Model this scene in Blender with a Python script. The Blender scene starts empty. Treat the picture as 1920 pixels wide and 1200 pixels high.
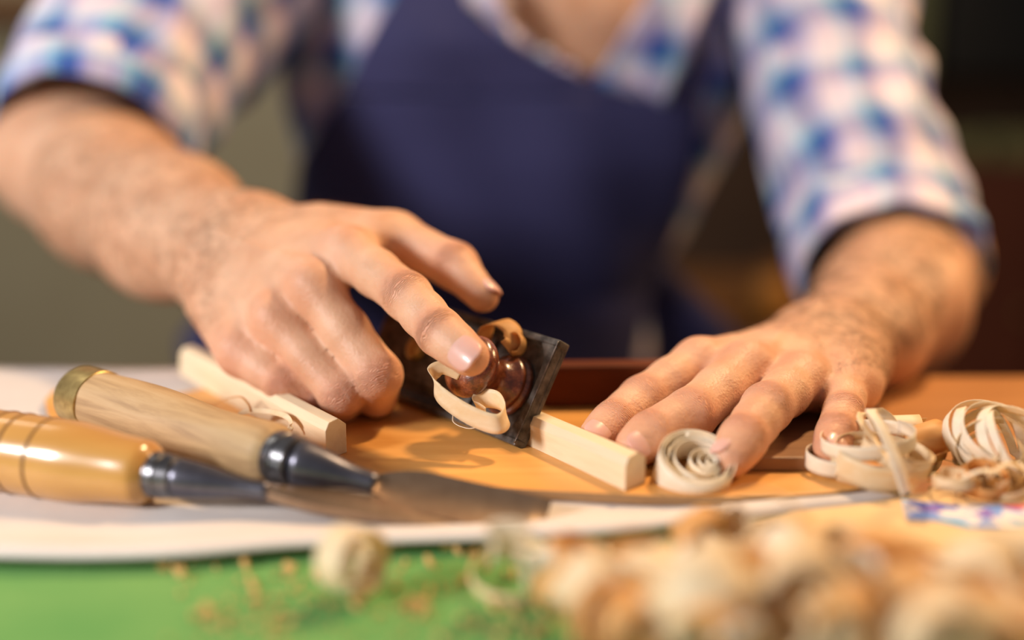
import bpy, math, random
import numpy as np
from mathutils import Vector, noise as mnoise
random.seed(7)
rng = np.random.default_rng(7)
C = bpy.context.scene.collection
SC = bpy.context.scene

# ------------------------------------------------------------------ camera, world, lights, exposure
TZ = 0.75                      # bench top height
FPX = 2000.0
PITCH = math.radians(12)
CAM = np.array([0.0, 0.0, TZ + 0.161])
cp, sp = math.cos(PITCH), math.sin(PITCH)
RIGHT = np.array([1.0, 0, 0]); UP = np.array([0, sp, cp]); FWD = np.array([0, cp, -sp])

cd = bpy.data.cameras.new('camera'); cam = bpy.data.objects.new('camera', cd); C.objects.link(cam)
cam.location = CAM; cam.rotation_euler = (math.radians(90) - PITCH, 0, 0)
cd.sensor_width = 36; cd.lens = 36 * FPX / 1920; cd.clip_start = 0.02; cd.clip_end = 50
cd.dof.use_dof = True; cd.dof.focus_distance = 0.460; cd.dof.aperture_fstop = 1.5
SC.camera = cam

W = bpy.data.worlds.new('world'); SC.world = W; W.use_nodes = True
bg = W.node_tree.nodes['Background']; bg.inputs[0].default_value = (0.80, 0.78, 0.82, 1); bg.inputs[1].default_value = 0.14

def area(name, loc, target, size, power, col, sizey=None):
    l = bpy.data.lights.new(name, 'AREA'); l.energy = power; l.color = col; l.size = size
    if sizey: l.shape = 'RECTANGLE'; l.size_y = sizey
    o = bpy.data.objects.new(name, l); C.objects.link(o); o.location = loc
    o.rotation_euler = (Vector(target) - Vector(loc)).to_track_quat('-Z', 'Y').to_euler()
    return o
area('window_light', (-0.88, -0.08, TZ + 0.45), (0.0, 0.65, TZ + .06), 0.22, 10.0, (1.0, 0.95, 0.93))
area('bench_lamp', (0.42, 0.86, TZ + 0.95), (0.08, 0.42, TZ), 0.10, 9.0, (1.0, 0.66, 0.34))
area('workshop_lamp', (1.5, 1.05, TZ + 0.95), (0.25, 0.8, TZ + .1), 0.3, 13, (1.0, 0.60, 0.28))
area('wall_fill', (-1.6, 1.6, TZ + 1.5), (-1.2, 3.0, TZ), 0.8, 14, (1.0, 0.93, 0.78))  # added fill out of view, brightens the olive left wall

SC.view_settings.view_transform = 'Standard'; SC.view_settings.look = 'None'
SC.view_settings.gamma = 1; SC.view_settings.use_curve_mapping = False
SC.view_settings.exposure = 0.35
SC.cycles.use_denoising = True
SC.cycles.max_bounces = 8

def K(px, py, d):
    """point seen at photo pixel (px,py) at depth d metres along the view axis"""
    return CAM + RIGHT * ((px - 960) / FPX * d) + UP * ((600 - py) / FPX * d) + FWD * d
def Z(px, py, z=0.0):
    """point at height z above the bench, under photo pixel"""
    r = RIGHT * ((px - 960) / FPX) + UP * ((600 - py) / FPX) + FWD
    return CAM + r * ((TZ + z - CAM[2]) / r[2])
def nrm(v): v = np.asarray(v, float); return v / (np.linalg.norm(v) + 1e-12)

# ------------------------------------------------------------------ mesh helpers
ORIG = {}
def build(name, V, F, mat, parent=None, origin=None, uv=None, smooth=True, attrs=None):
    V = np.asarray(V, float).reshape(-1, 3)
    if origin is None:
        origin = V.mean(0); origin = np.array([origin[0], origin[1], V[:, 2].min()])
    origin = np.asarray(origin, float)
    me = bpy.data.meshes.new(name)
    L = (V - origin)
    if isinstance(F, np.ndarray):
        me.vertices.add(len(L)); me.vertices.foreach_set('co', L.astype(np.float32).ravel())
        n = F.shape[1]
        me.loops.add(F.size); me.loops.foreach_set('vertex_index', F.astype(np.int32).ravel())
        me.polygons.add(len(F)); me.polygons.foreach_set('loop_start', (np.arange(len(F)) * n).astype(np.int32))
        me.update(calc_edges=True); me.validate()
    else:
        me.from_pydata([tuple(v) for v in L], [], F)
        me.update()
    if smooth: me.polygons.foreach_set('use_smooth', [True] * len(me.polygons))
    if uv is not None:
        u = me.uv_layers.new(name='UVMap')
        li = np.empty(len(me.loops), np.int32); me.loops.foreach_get('vertex_index', li)
        u.data.foreach_set('uv', np.asarray(uv, np.float32)[li].ravel())
    if attrs:
        for k, a in attrs.items():
            at = me.attributes.new(k, 'FLOAT', 'POINT'); at.data.foreach_set('value', np.asarray(a, np.float32))
    me.materials.append(mat)
    o = bpy.data.objects.new(name, me); C.objects.link(o)
    if parent is not None:
        o.parent = parent; o.location = origin - ORIG[parent.name]
    else: o.location = origin
    ORIG[o.name] = origin
    return o
def empty(name, loc, parent=None):
    o = bpy.data.objects.new(name, None); C.objects.link(o); o.empty_display_size = .02
    o.location = loc; ORIG[o.name] = np.asarray(loc, float); return o
def tag(o, label, cat, group=None, kind=None):
    if label: o['label'] = label
    if cat: o['category'] = cat
    if group: o['group'] = group
    if kind: o['kind'] = kind
    return o
def struct(o): o['kind'] = 'structure'; return o
def bevel(o, w, seg=2, ang=35):
    m = o.modifiers.new('b', 'BEVEL'); m.width = w; m.segments = seg; m.limit_method = 'ANGLE'; m.angle_limit = math.radians(ang)
    return o
def autosmooth(o, ang=35):
    me = o.data; cs = math.cos(math.radians(ang))
    import bmesh
    bm = bmesh.new(); bm.from_mesh(me)
    for e in bm.edges:
        if len(e.link_faces) == 2 and e.link_faces[0].normal.dot(e.link_faces[1].normal) < cs: e.smooth = False
    bm.to_mesh(me); bm.free(); return o

def box_v(c, ax, ay, az, hx, hy, hz):
    c = np.asarray(c, float)
    V = [c + ax * (sx * hx) + ay * (sy * hy) + az * (sz * hz) for sx in (-1, 1) for sy in (-1, 1) for sz in (-1, 1)]
    F = [(0, 1, 3, 2), (4, 6, 7, 5), (0, 4, 5, 1), (2, 3, 7, 6), (0, 2, 6, 4), (1, 5, 7, 3)]
    return V, F
def wbox(x0, x1, y0, y1, z0, z1):
    return box_v(((x0 + x1) / 2, (y0 + y1) / 2, (z0 + z1) / 2), np.array([1., 0, 0]), np.array([0, 1., 0]), np.array([0, 0, 1.]),
                 (x1 - x0) / 2, (y1 - y0) / 2, (z1 - z0) / 2)
def join(parts):
    V, F, n = [], [], 0
    for v, f in parts:
        V += [tuple(p) for p in v]; F += [tuple(i + n for i in q) for q in f]; n += len(v)
    return V, F
def frame(ax, hint=(0, 0, 1)):
    ax = nrm(ax); h = np.asarray(hint, float)
    u = h - ax * np.dot(h, ax)
    if np.linalg.norm(u) < 1e-4: u = np.array([1., 0, 0]) - ax * ax[0]
    u = nrm(u); return ax, u, np.cross(ax, u)
def lathe(a, b, prof, seg=48, hint=(0, 0, 1), caps=True, fn=None):
    """prof: list of (t metres from a, radius) around the axis a->b"""
    ax, u, v = frame(np.asarray(b) - np.asarray(a), hint); a = np.asarray(a, float)
    V, F = [], []
    for i, (t, r) in enumerate(prof):
        for k in range(seg):
            th = 2 * math.pi * k / seg
            rr = r * (fn(t, th) if fn else 1)
            V.append(a + ax * t + (u * math.cos(th) + v * math.sin(th)) * rr)
    for i in range(len(prof) - 1):
        for k in range(seg):
            k2 = (k + 1) % seg
            F.append((i * seg + k, i * seg + k2, (i + 1) * seg + k2, (i + 1) * seg + k))
    if caps:
        F.append(tuple(range(seg))[::-1]); F.append(tuple((len(prof) - 1) * seg + k for k in range(seg)))
    return V, F
def smoothprof(pts, n=6):
    """Catmull-Rom through profile points"""
    P = [np.array(p, float) for p in pts]; P = [2 * P[0] - P[1]] + P + [2 * P[-1] - P[-2]]
    out = []
    for i in range(1, len(P) - 2):
        for k in range(n):
            t = k / n; p0, p1, p2, p3 = P[i - 1], P[i], P[i + 1], P[i + 2]
            out.append(tuple(0.5 * ((2 * p1) + (-p0 + p2) * t + (2 * p0 - 5 * p1 + 4 * p2 - p3) * t * t + (-p0 + 3 * p1 - 3 * p2 + p3) * t ** 3)))
    out.append(tuple(P[-2])); return out
def prism(poly, z0, z1):
    n = len(poly)
    V = [(x, y, z0) for x, y in poly] + [(x, y, z1) for x, y in poly]
    F = [tuple(range(n - 1, -1, -1)), tuple(range(n, 2 * n))] + [(i, (i + 1) % n, n + (i + 1) % n, n + i) for i in range(n)]
    return V, F

# ------------------------------------------------------------------ materials
def mat(name, col=(0.5, 0.5, 0.5), rough=0.6, metal=0.0, **kw):
    m = bpy.data.materials.new(name); m.use_nodes = True
    b = m.node_tree.nodes['Principled BSDF']
    b.inputs['Base Color'].default_value = (*col, 1); b.inputs['Roughness'].default_value = rough; b.inputs['Metallic'].default_value = metal
    for k, v in kw.items(): b.inputs[k].default_value = v
    return m
class NT:
    def __init__(s, m): s.m = m; s.t = m.node_tree; s.b = s.t.nodes['Principled BSDF']
    def n(s, typ, **kw):
        x = s.t.nodes.new(typ)
        for k, v in kw.items():
            if k.startswith('_'): setattr(x, k[1:], v)
            else: x.inputs[k.replace('__', ' ')].default_value = v
        return x
    def l(s, a, b): s.t.links.new(a, b)
    def ramp(s, stops, interp='LINEAR'):
        r = s.t.nodes.new('ShaderNodeValToRGB'); r.color_ramp.interpolation = interp
        e = r.color_ramp.elements
        while len(e) < len(stops): e.new(0.5)
        for el, (p, c) in zip(e, stops): el.position = p; el.color = (*c, 1)
        return r
    def bump(s, h, strength=0.3, dist=0.001, prev=None):
        b = s.t.nodes.new('ShaderNodeBump'); b.inputs['Strength'].default_value = strength; b.inputs['Distance'].default_value = dist
        s.l(h, b.inputs['Height'])
        if prev is not None: s.l(prev.outputs[0], b.inputs['Normal'])
        s.l(b.outputs[0], s.b.inputs['Normal']); return b
def wood(name, c1, c2, rough=0.5, scale=(8, 120, 120), rot=(0, 0, 0), coat=0, bump=.15, detail=6, c3=None, dist=.0004, zrot=0.0):
    m = mat(name, c1, rough); N = NT(m)
    tc = N.n('ShaderNodeTexCoord'); mp = N.n('ShaderNodeMapping'); mp.inputs['Scale'].default_value = scale; mp.inputs['Rotation'].default_value = rot
    no = N.n('ShaderNodeTexNoise', Scale=1.0, Detail=detail, Roughness=0.6, Distortion=0.4)
    pre = N.n('ShaderNodeMapping'); pre.inputs['Rotation'].default_value = (0, 0, -zrot)
    N.l(tc.outputs['Object'], pre.inputs[0]); N.l(pre.outputs[0], mp.inputs[0]); N.l(mp.outputs[0], no.inputs['Vector'])
    r = N.ramp([(0.3, c1), (0.7, c2)] if c3 is None else [(0.25, c1), (0.5, c2), (0.75, c3)])
    N.l(no.outputs[0], r.inputs[0]); N.l(r.outputs[0], N.b.inputs['Base Color'])
    N.bump(no.outputs[0], bump, dist)
    N.b.inputs['Coat Weight'].default_value = coat; N.b.inputs['Coat Roughness'].default_value = 0.12
    return m
def noisy(name, c1, c2, rough=.6, scale=40, metal=0, bump=.2, dist=.0005, lo=.3, hi=.7, detail=5):
    m = mat(name, c1, rough, metal); N = NT(m)
    tc = N.n('ShaderNodeTexCoord'); no = N.n('ShaderNodeTexNoise', Scale=scale, Detail=detail, Roughness=.6)
    N.l(tc.outputs['Object'], no.inputs['Vector'])
    r = N.ramp([(lo, c1), (hi, c2)]); N.l(no.outputs[0], r.inputs[0]); N.l(r.outputs[0], N.b.inputs['Base Color'])
    N.bump(no.outputs[0], bump, dist); return m

# skin
M_skin = mat('skin', (0.66, 0.36, 0.23), 0.50); N = NT(M_skin)
tc = N.n('ShaderNodeTexCoord')
n1 = N.n('ShaderNodeTexNoise', Scale=45., Detail=3.)
N.l(tc.outputs['Object'], n1.inputs['Vector'])
r1 = N.ramp([(0.3, (0.63, 0.33, 0.195)), (0.7, (0.76, 0.46, 0.30))]); N.l(n1.outputs[0], r1.inputs[0])
ar = N.n('ShaderNodeAttribute'); ar.attribute_name = 'red'
mx = N.n('ShaderNodeMix'); mx.data_type = 'RGBA'; mx.inputs['B'].default_value = (0.72, 0.27, 0.17, 1)
N.l(ar.outputs['Fac'], mx.inputs['Factor']); N.l(r1.outputs[0], mx.inputs['A'])
# hairy mottling on the forearm: fine dark streaks
ah = N.n('ShaderNodeAttribute'); ah.attribute_name = 'hair'
n4 = N.n('ShaderNodeTexNoise', Scale=120., Detail=5., Roughness=.7, Distortion=.8); N.l(tc.outputs['Object'], n4.inputs['Vector'])
r4 = N.ramp([(0.40, (0, 0, 0)), (0.62, (1, 1, 1))]); N.l(n4.outputs[0], r4.inputs[0])
mh = N.n('ShaderNodeMath', _operation='MULTIPLY'); N.l(r4.outputs[0], mh.inputs[0]); N.l(ah.outputs['Fac'], mh.inputs[1])
mx2 = N.n('ShaderNodeMix'); mx2.data_type = 'RGBA'; mx2.inputs['B'].default_value = (0.24, 0.12, 0.06, 1)
N.l(mh.outputs[0], mx2.inputs['Factor']); N.l(mx.outputs['Result'], mx2.inputs['A']); N.l(mx2.outputs['Result'], N.b.inputs['Base Color'])
N.b.inputs['Subsurface Weight'].default_value = 0.25; N.b.inputs['Subsurface Radius'].default_value = (1.0, 0.35, 0.2); N.b.inputs['Subsurface Scale'].default_value = 0.004
N.b.inputs['Specular IOR Level'].default_value = 0.42
# pores
vo = N.n('ShaderNodeTexVoronoi', Scale=900.); N.l(tc.outputs['Object'], vo.inputs['Vector'])
b1 = N.bump(vo.outputs['Distance'], 0.5, 0.0003)
n3 = N.n('ShaderNodeTexNoise', Scale=220., Detail=4.); N.l(tc.outputs['Object'], n3.inputs['Vector'])
b2 = N.bump(n3.outputs[0], 0.6, 0.0008, b1)
# joint creases: attribute jt = axial distance (mm) from the joint, jm = mask
jt = N.n('ShaderNodeAttribute'); jt.attribute_name = 'jt'; jm = N.n('ShaderNodeAttribute'); jm.attribute_name = 'jm'
nw = N.n('ShaderNodeTexNoise', Scale=170., Detail=2.); N.l(tc.outputs['Object'], nw.inputs['Vector'])
ws = N.n('ShaderNodeMath', _operation='MULTIPLY_ADD'); N.l(nw.outputs[0], ws.inputs[0]); ws.inputs[1].default_value = 5.0; N.l(jt.outputs['Fac'], ws.inputs[2])
mu = N.n('ShaderNodeMath', _operation='MULTIPLY'); N.l(ws.outputs[0], mu.inputs[0]); mu.inputs[1].default_value = 3.6
si = N.n('ShaderNodeMath', _operation='SINE'); N.l(mu.outputs[0], si.inputs[0])
pw = N.n('ShaderNodeMath', _operation='ABSOLUTE'); N.l(si.outputs[0], pw.inputs[0])
p2 = N.n('ShaderNodeMath', _operation='POWER'); N.l(pw.outputs[0], p2.inputs[0]); p2.inputs[1].default_value = 0.35
m3 = N.n('ShaderNodeMath', _operation='MULTIPLY'); N.l(p2.outputs[0], m3.inputs[0]); N.l(jm.outputs['Fac'], m3.inputs[1])
N.bump(m3.outputs[0], 1.0, 0.0011, b2)

M_nail = mat('fingernail', (0.74, 0.43, 0.36), 0.36, **{'Subsurface Weight': .2, 'Subsurface Scale': .002, 'Coat Weight': .15})
M_nailfree = mat('nail_tip', (0.85, 0.66, 0.55), 0.3)
M_hair = mat('dark_hair', (0.045, 0.022, 0.012), 0.5)
M_black_hair = noisy('head_hair', (0.03, .018, .01), (.07, .04, .02), .6, 90)

# plaid shirt
M_plaid = mat('plaid_cotton', (0.6, 0.6, 0.8), 0.85); N = NT(M_plaid)
uvn = N.n('ShaderNodeUVMap'); sx = N.n('ShaderNodeSeparateXYZ')
dn_ = N.n('ShaderNodeTexNoise', Scale=9., Detail=1.5); N.l(uvn.outputs[0], dn_.inputs['Vector'])
dv = N.n('ShaderNodeVectorMath', _operation='MULTIPLY_ADD'); dv.inputs[1].default_value = (.05, .05, 0); N.l(dn_.outputs['Color'], dv.inputs[0]); N.l(uvn.outputs[0], dv.inputs[2])
N.l(dv.outputs[0], sx.inputs[0])
wht = (0.78, 0.69, 0.79); lav = (0.52, 0.44, 0.68); blu = (0.045, 0.13, 0.50); nav = (0.012, 0.03, 0.16); tea = (0.16, 0.46, 0.58); pal = (0.50, 0.66, 0.80)
def plaid_axis(out, period, stops):
    d = N.n('ShaderNodeMath', _operation='DIVIDE'); N.l(out, d.inputs[0]); d.inputs[1].default_value = period
    f = N.n('ShaderNodeMath', _operation='FRACT'); N.l(d.outputs[0], f.inputs[0])
    r = N.ramp(stops, 'CONSTANT'); N.l(f.outputs[0], r.inputs[0]); return r
ra = plaid_axis(sx.outputs[0], 0.053, [(0, wht), (.30, lav), (.42, blu), (.54, nav), (.64, blu), (.74, tea), (.82, pal), (.92, lav)])
rb = plaid_axis(sx.outputs[1], 0.056, [(0, wht), (.32, pal), (.42, tea), (.50, blu), (.64, nav), (.72, blu), (.82, lav), (.94, wht)])
mp_ = N.n('ShaderNodeMix'); mp_.data_type = 'RGBA'; mp_.inputs['Factor'].default_value = 0.5
N.l(ra.outputs[0], mp_.inputs['A']); N.l(rb.outputs[0], mp_.inputs['B'])
N.l(mp_.outputs['Result'], N.b.inputs['Base Color'])
M_plaid_in = M_plaid
M_apron = noisy('navy_denim', (0.030, 0.031, 0.105), (0.042, 0.043, 0.14), .85, 700, bump=.3)
M_trouser = noisy('trouser_cloth', (0.012, 0.013, 0.035), (0.02, 0.02, 0.05), .9, 300)
M_brace = noisy('leather_strap', (0.03, 0.014, 0.008), (0.05, 0.025, 0.012), .6, 100)

M_basswood = wood('pale_basswood', (0.74, 0.55, 0.33), (0.84, 0.68, 0.46), .6, (10, 160, 160), bump=.25, c3=(.80, .60, .38), zrot=math.atan2(-.79, .62))
M_board = wood('orange_plywood', (0.74, 0.33, 0.075), (0.86, 0.45, 0.13), .42, (5, 60, 60), bump=.1)
M_board_edge = wood('board_edge', (0.28, 0.15, 0.06), (0.42, 0.24, 0.11), .6, (60, 60, 600))
M_shaded_wood = wood('shaded_brown_wood', (0.26, 0.12, 0.05), (0.36, 0.18, 0.08), .5, (8, 90, 90))  # brown wood, its dark tone includes the shade under the left hand
M_redwood = wood('reddish_wood', (0.11, 0.028, 0.010), (0.17, 0.045, 0.016), .6, (8, 60, 60))
M_redwood.node_tree.nodes['Principled BSDF'].inputs['Specular IOR Level'].default_value = .1
M_bench = wood('bench_wood', (0.36, 0.145, 0.035), (0.48, 0.21, 0.06), .5, (3, 40, 40), bump=.1)
M_tan = wood('tan_offcut', (0.74, 0.50, 0.24), (0.84, 0.62, 0.34), .6, (10, 90, 90), bump=.2)
M_paper = noisy('drawing_paper', (0.70, 0.635, 0.60), (0.76, 0.70, 0.67), .7, 30, bump=.1, dist=.001)
M_green = noisy('green_baize', (0.10, 0.30, 0.075), (0.16, 0.36, 0.095), .85, 18, bump=.3, dist=.001)
M_iron = noisy('blackened_iron', (0.035, 0.031, 0.028), (0.17, 0.15, 0.13), .5, 190, metal=.3, bump=.6, dist=.0005, lo=.35, hi=.75)
M_ironworn = noisy('worn_iron_edge', (0.30, 0.28, 0.26), (0.10, 0.09, 0.085), .38, 300, metal=.9, bump=.3)
M_blade = noisy('steel_with_reflection', (0.34, 0.24, 0.17), (0.44, 0.32, 0.23), .38, 120, metal=1, bump=.08)  # brown reflection of the surroundings is put into the steel colour
M_shank = noisy('shank_steel', (0.10, 0.10, 0.13), (0.17, 0.17, 0.21), .34, 80, metal=.85, bump=.15)
M_ferrule = noisy('ferrule_steel', (0.12, 0.12, 0.13), (0.22, 0.22, 0.24), .3, 90, metal=.9, bump=.1)
M_brass = noisy('old_brass', (0.36, 0.25, 0.085), (0.56, 0.42, 0.17), .38, 260, metal=.8, bump=.4)
M_rawhandle = wood('worn_bare_wood', (0.30, 0.18, 0.085), (0.50, 0.33, 0.165), .62, (14, 170, 170), bump=.35, c3=(.58, .41, .23), dist=.0006, zrot=-.66)
M_varnish = wood('varnished_boxwood', (0.50, 0.24, 0.05), (0.62, 0.33, 0.09), .28, (10, 60, 60), coat=.7, bump=.03)
M_groove = mat('turned_groove', (0.22, 0.10, 0.02), .5)
# turned knob: reddish brown, glossy with chips
M_knob = mat('lacquered_rosewood', (0.2, 0.05, 0.02), .28); N = NT(M_knob)
tc = N.n('ShaderNodeTexCoord'); a1 = N.n('ShaderNodeTexNoise', Scale=130., Detail=8., Roughness=.75); N.l(tc.outputs['Object'], a1.inputs['Vector'])
r = N.ramp([(0.38, (0.075, 0.018, 0.008)), (0.52, (0.20, 0.05, 0.018)), (0.66, (0.40, 0.14, 0.06))]); N.l(a1.outputs[0], r.inputs[0]); N.l(r.outputs[0], N.b.inputs['Base Color'])
a2 = N.n('ShaderNodeTexNoise', Scale=600., Detail=4.); N.l(tc.outputs['Object'], a2.inputs['Vector']); N.bump(a2.outputs[0], .5, .0004)
N.b.inputs['Coat Weight'].default_value = .8; N.b.inputs['Coat Roughness'].default_value = .2
# shavings
def shav(name, c1, c2, tr=.25):
    m = wood(name, c1, c2, .55, (30, 300, 300), bump=.12); N = NT(m)
    t = N.n('ShaderNodeBsdfTranslucent'); t.inputs[0].default_value = (*[min(1, c * 1.05) for c in c2], 1)
    mxs = N.n('ShaderNodeMixShader', Fac=tr); out = m.node_tree.nodes['Material Output']
    N.l(N.b.outputs[0], mxs.inputs[1]); N.l(t.outputs[0], mxs.inputs[2]); N.l(mxs.outputs[0], out.inputs[0]); return m
M_shav = shav('pale_shaving', (0.86, 0.64, 0.36), (0.94, 0.80, 0.57), .2)
M_shav2 = shav('amber_shaving', (0.78, 0.40, 0.12), (0.88, 0.54, 0.22), .28)
M_shav3 = shav('cream_shaving', (0.93, 0.81, 0.63), (0.97, 0.90, 0.76), .18)
M_crumb = mat('sawdust', (0.72, 0.42, 0.16), .8)

# ------------------------------------------------------------------ signed-distance mesher for organic bodies
class Body:
    def __init__(s): s.groups = []
    # group: dict(prims=[(a,b,ra,rb,n,s)], k)
def prim_d(P, pr):
    a, b, ra, rb, n, sc = pr
    pa = P - a; ab = b - a; L2 = float(ab @ ab)
    t = np.clip((pa @ ab) / L2, 0, 1) if L2 > 1e-10 else np.zeros(len(P), np.float32)
    q = pa - t[:, None] * ab
    if n is not None:
        c = q @ n; q = q + np.outer(c * (sc - 1.0), n).astype(np.float32)
    return np.sqrt((q * q).sum(1)) - (ra + (rb - ra) * t)
def smin(a, b, k):
    h = np.maximum(k - np.abs(a - b), 0) / k
    return np.minimum(a, b) - h * h * k * 0.25
def group_d(P, prims, k):
    d = None
    for pr in prims:
        e = prim_d(P, pr); d = e if d is None else smin(d, e, k)
    return d
f32 = np.float32
def pr(a, b, ra, rb, n=None, s=1.0):
    return (np.asarray(a, f32), np.asarray(b, f32), ra, rb, None if n is None else nrm(n).astype(f32), s)

def chain(pts, mid=True):
    """pts [(p, r)] -> capsules with slightly waisted shafts"""
    out = []
    for (p, r), (q, s) in zip(pts[:-1], pts[1:]):
        p = np.asarray(p); q = np.asarray(q)
        if mid:
            m = (p + q) / 2; mr = (r + s) / 2 * 0.955
            out += [pr(p, m, r, mr), pr(m, q, mr, s)]
        else: out.append(pr(p, q, r, s))
    return out

class HandDef: pass
def make_hand(wrist, wr, mcps, fingers, thumb, dors, extra=()):
    """returns function d(P), crease joints"""
    H = HandDef()
    n = nrm(dors)
    palm = []
    for i, (m, r) in enumerate(mcps):
        start = wrist + (np.asarray(m) - np.mean([q for q, _ in mcps], 0)) * 0.30
        palm.append(pr(start - n * .002, m - n * .003, wr * (.60 if i in (0, 3) else .66), r * 1.02))
    for a, b in ((0, 1), (1, 2), (2, 3)):          # fill between the metacarpals
        ma, mb = mcps[a][0], mcps[b][0]
        c = (ma + mb) / 2; palm.append(pr(wrist * .55 + c * .45 - n * .004, wrist * .12 + c * .88 - n * .004, wr * .55, .0098))
    palm += list(extra)
    H.palm = palm
    tend = [pr(wrist * .25 + m * .75 + n * (r * .52), m + n * r * .36, .0040, .0062) for m, r in mcps]
    H.tend = tend
    H.fingers = [chain(f) for f in fingers]; H.thumb = chain(thumb, mid=False)
    H.pts = fingers; H.thumb_pts = thumb; H.n = n
    allp = np.array([p for f in fingers for p, _ in f] + [p for p, _ in thumb] + [m for m, _ in mcps] + [wrist])
    H.lo = allp.min(0) - .04; H.hi = allp.max(0) + .04
    def d(P):
        D = group_d(P, palm, .011)
        D = smin(D, group_d(P, tend, .004), .007)
        th = group_d(P, H.thumb, .006)
        D = smin(D, th, .012)
        U = None
        for f in H.fingers:
            g = group_d(P, f, .004); U = g if U is None else smin(U, g, .0014)
        return smin(D, U, .0065)
    H.d = d
    return H

def surface_nets(fn, lo, hi, h, B=8):
    """sparse surface nets of fn<0 in the box; fn works on (n,3) float32"""
    lo = np.asarray(lo, float); hi = np.asarray(hi, float)
    nb = np.ceil((hi - lo) / (h * B)).astype(int)
    I = np.stack(np.meshgrid(*[np.arange(k) for k in nb], indexing='ij'), -1).reshape(-1, 3)
    cen = lo + (I + .5) * h * B
    def ev(P):
        out = np.empty(len(P), np.float32)
        for i in range(0, len(P), 400000): out[i:i + 400000] = fn(P[i:i + 400000].astype(np.float32))
        return out
    dc = ev(cen); act = np.abs(dc) < h * B * .87 * 1.5 + .004
    I = I[act]
    g = np.stack(np.meshgrid(*[np.arange(B + 1)] * 3, indexing='ij'), -1).reshape(-1, 3)
    G = I[:, None, :] * B + g[None]
    Vv = ev((lo + G.reshape(-1, 3) * h)).reshape(len(I), B + 1, B + 1, B + 1)
    ng = nb * B + 2
    def key(c): return (c[..., 0].astype(np.int64) * ng[1] + c[..., 1]) * ng[2] + c[..., 2]
    s = Vv < 0
    cnt = np.zeros((len(I), B, B, B), np.int8)
    for dx in (0, 1):
        for dy in (0, 1):
            for dz in (0, 1): cnt += s[:, dx:dx + B, dy:dy + B, dz:dz + B]
    a = np.argwhere((cnt > 0) & (cnt < 8))
    cell = I[a[:, 0]] * B + a[:, 1:]
    cv = {}
    for dx in (0, 1):
        for dy in (0, 1):
            for dz in (0, 1): cv[(dx, dy, dz)] = Vv[a[:, 0], a[:, 1] + dx, a[:, 2] + dy, a[:, 3] + dz]
    acc = np.zeros((len(a), 3)); num = np.zeros(len(a))
    corners = list(cv.keys())
    for c1 in corners:
        for ax in range(3):
            if c1[ax] == 0:
                c2 = list(c1); c2[ax] = 1; c2 = tuple(c2)
                v1, v2 = cv[c1], cv[c2]; m = (v1 < 0) != (v2 < 0)
                t = np.where(m, v1 / np.where(v1 - v2 == 0, 1, v1 - v2), 0)
                p = np.zeros((len(a), 3)); p[:] = c1; p[:, ax] += t
                acc += p * m[:, None]; num += m
    pos = lo + (cell + acc / num[:, None]) * h
    ck = key(cell); order = np.argsort(ck); cks = ck[order]
    Fs = []
    for ax in range(3):
        sl1 = [slice(0, B)] * 3; sl2 = [slice(0, B)] * 3; sl2[ax] = slice(1, B + 1)
        s1 = s[(slice(None), *sl1)]; s2 = s[(slice(None), *sl2)]
        e = np.argwhere(s1 != s2); inside = s1[tuple(e.T)]
        gp = I[e[:, 0]] * B + e[:, 1:]
        o1, o2 = [(1, 2), (2, 0), (0, 1)][ax]
        q = []
        for da, db in ((0, 0), (1, 0), (1, 1), (0, 1)):
            c = gp.copy(); c[:, o1] -= da; c[:, o2] -= db
            kk = key(c); ix = np.searchsorted(cks, kk); ix = np.clip(ix, 0, len(cks) - 1)
            ok = cks[ix] == kk; q.append(np.where(ok, order[ix], -1))
        q = np.stack(q, 1); q[~inside] = q[~inside][:, ::-1]
        Fs.append(q[(q >= 0).all(1)])
    F = np.concatenate(Fs)
    return pos, F[:, ::-1] if False else F

def ribbon(P, Wd, width, th=.0003, cup=0.0, nw=5, taper=0.0):
    """thin curled strip: P centre line, Wd width directions"""
    P = np.asarray(P, float); n = len(P)
    Wd = np.asarray(Wd, float)
    if Wd.ndim == 1: Wd = np.repeat(Wd[None], n, 0)
    T = np.gradient(P, axis=0); T /= np.linalg.norm(T, axis=1)[:, None] + 1e-12
    Wd = Wd - T * (Wd * T).sum(1)[:, None]; Wd /= np.linalg.norm(Wd, axis=1)[:, None] + 1e-12
    Nn = np.cross(T, Wd)
    width = np.asarray(width, float) * np.ones(n)
    if taper: 
        t = np.linspace(0, 1, n); width = width * np.clip(np.minimum(t, 1 - t) / taper + .25, 0, 1)
    rows = []
    for sgn in (1, -1):
        for j in range(nw):
            w = (j / (nw - 1) - .5)
            rows.append(P + Wd * (w * width)[:, None] + Nn * (sgn * th / 2 + cup * (4 * w * w - .5) * width[:, None].mean())) 
    R = np.stack(rows, 1)           # n, 2nw, 3
    m = 2 * nw; V = R.reshape(-1, 3); F = []
    idx = list(range(nw)) + [2 * nw - 1 - j for j in range(nw)]
    for i in range(n - 1):
        for j in range(m):
            a, b = idx[j], idx[(j + 1) % m]
            F.append((i * m + a, i * m + b, (i + 1) * m + b, (i + 1) * m + a))
    F.append(tuple(idx[::-1])); F.append(tuple((n - 1) * m + k for k in idx))
    return V, F
def spline(pts, n=80):
    pts = [np.asarray(p, float) for p in pts]
    out = smoothprof(pts, max(2, n // (len(pts) - 1))); return np.array(out)
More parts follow.
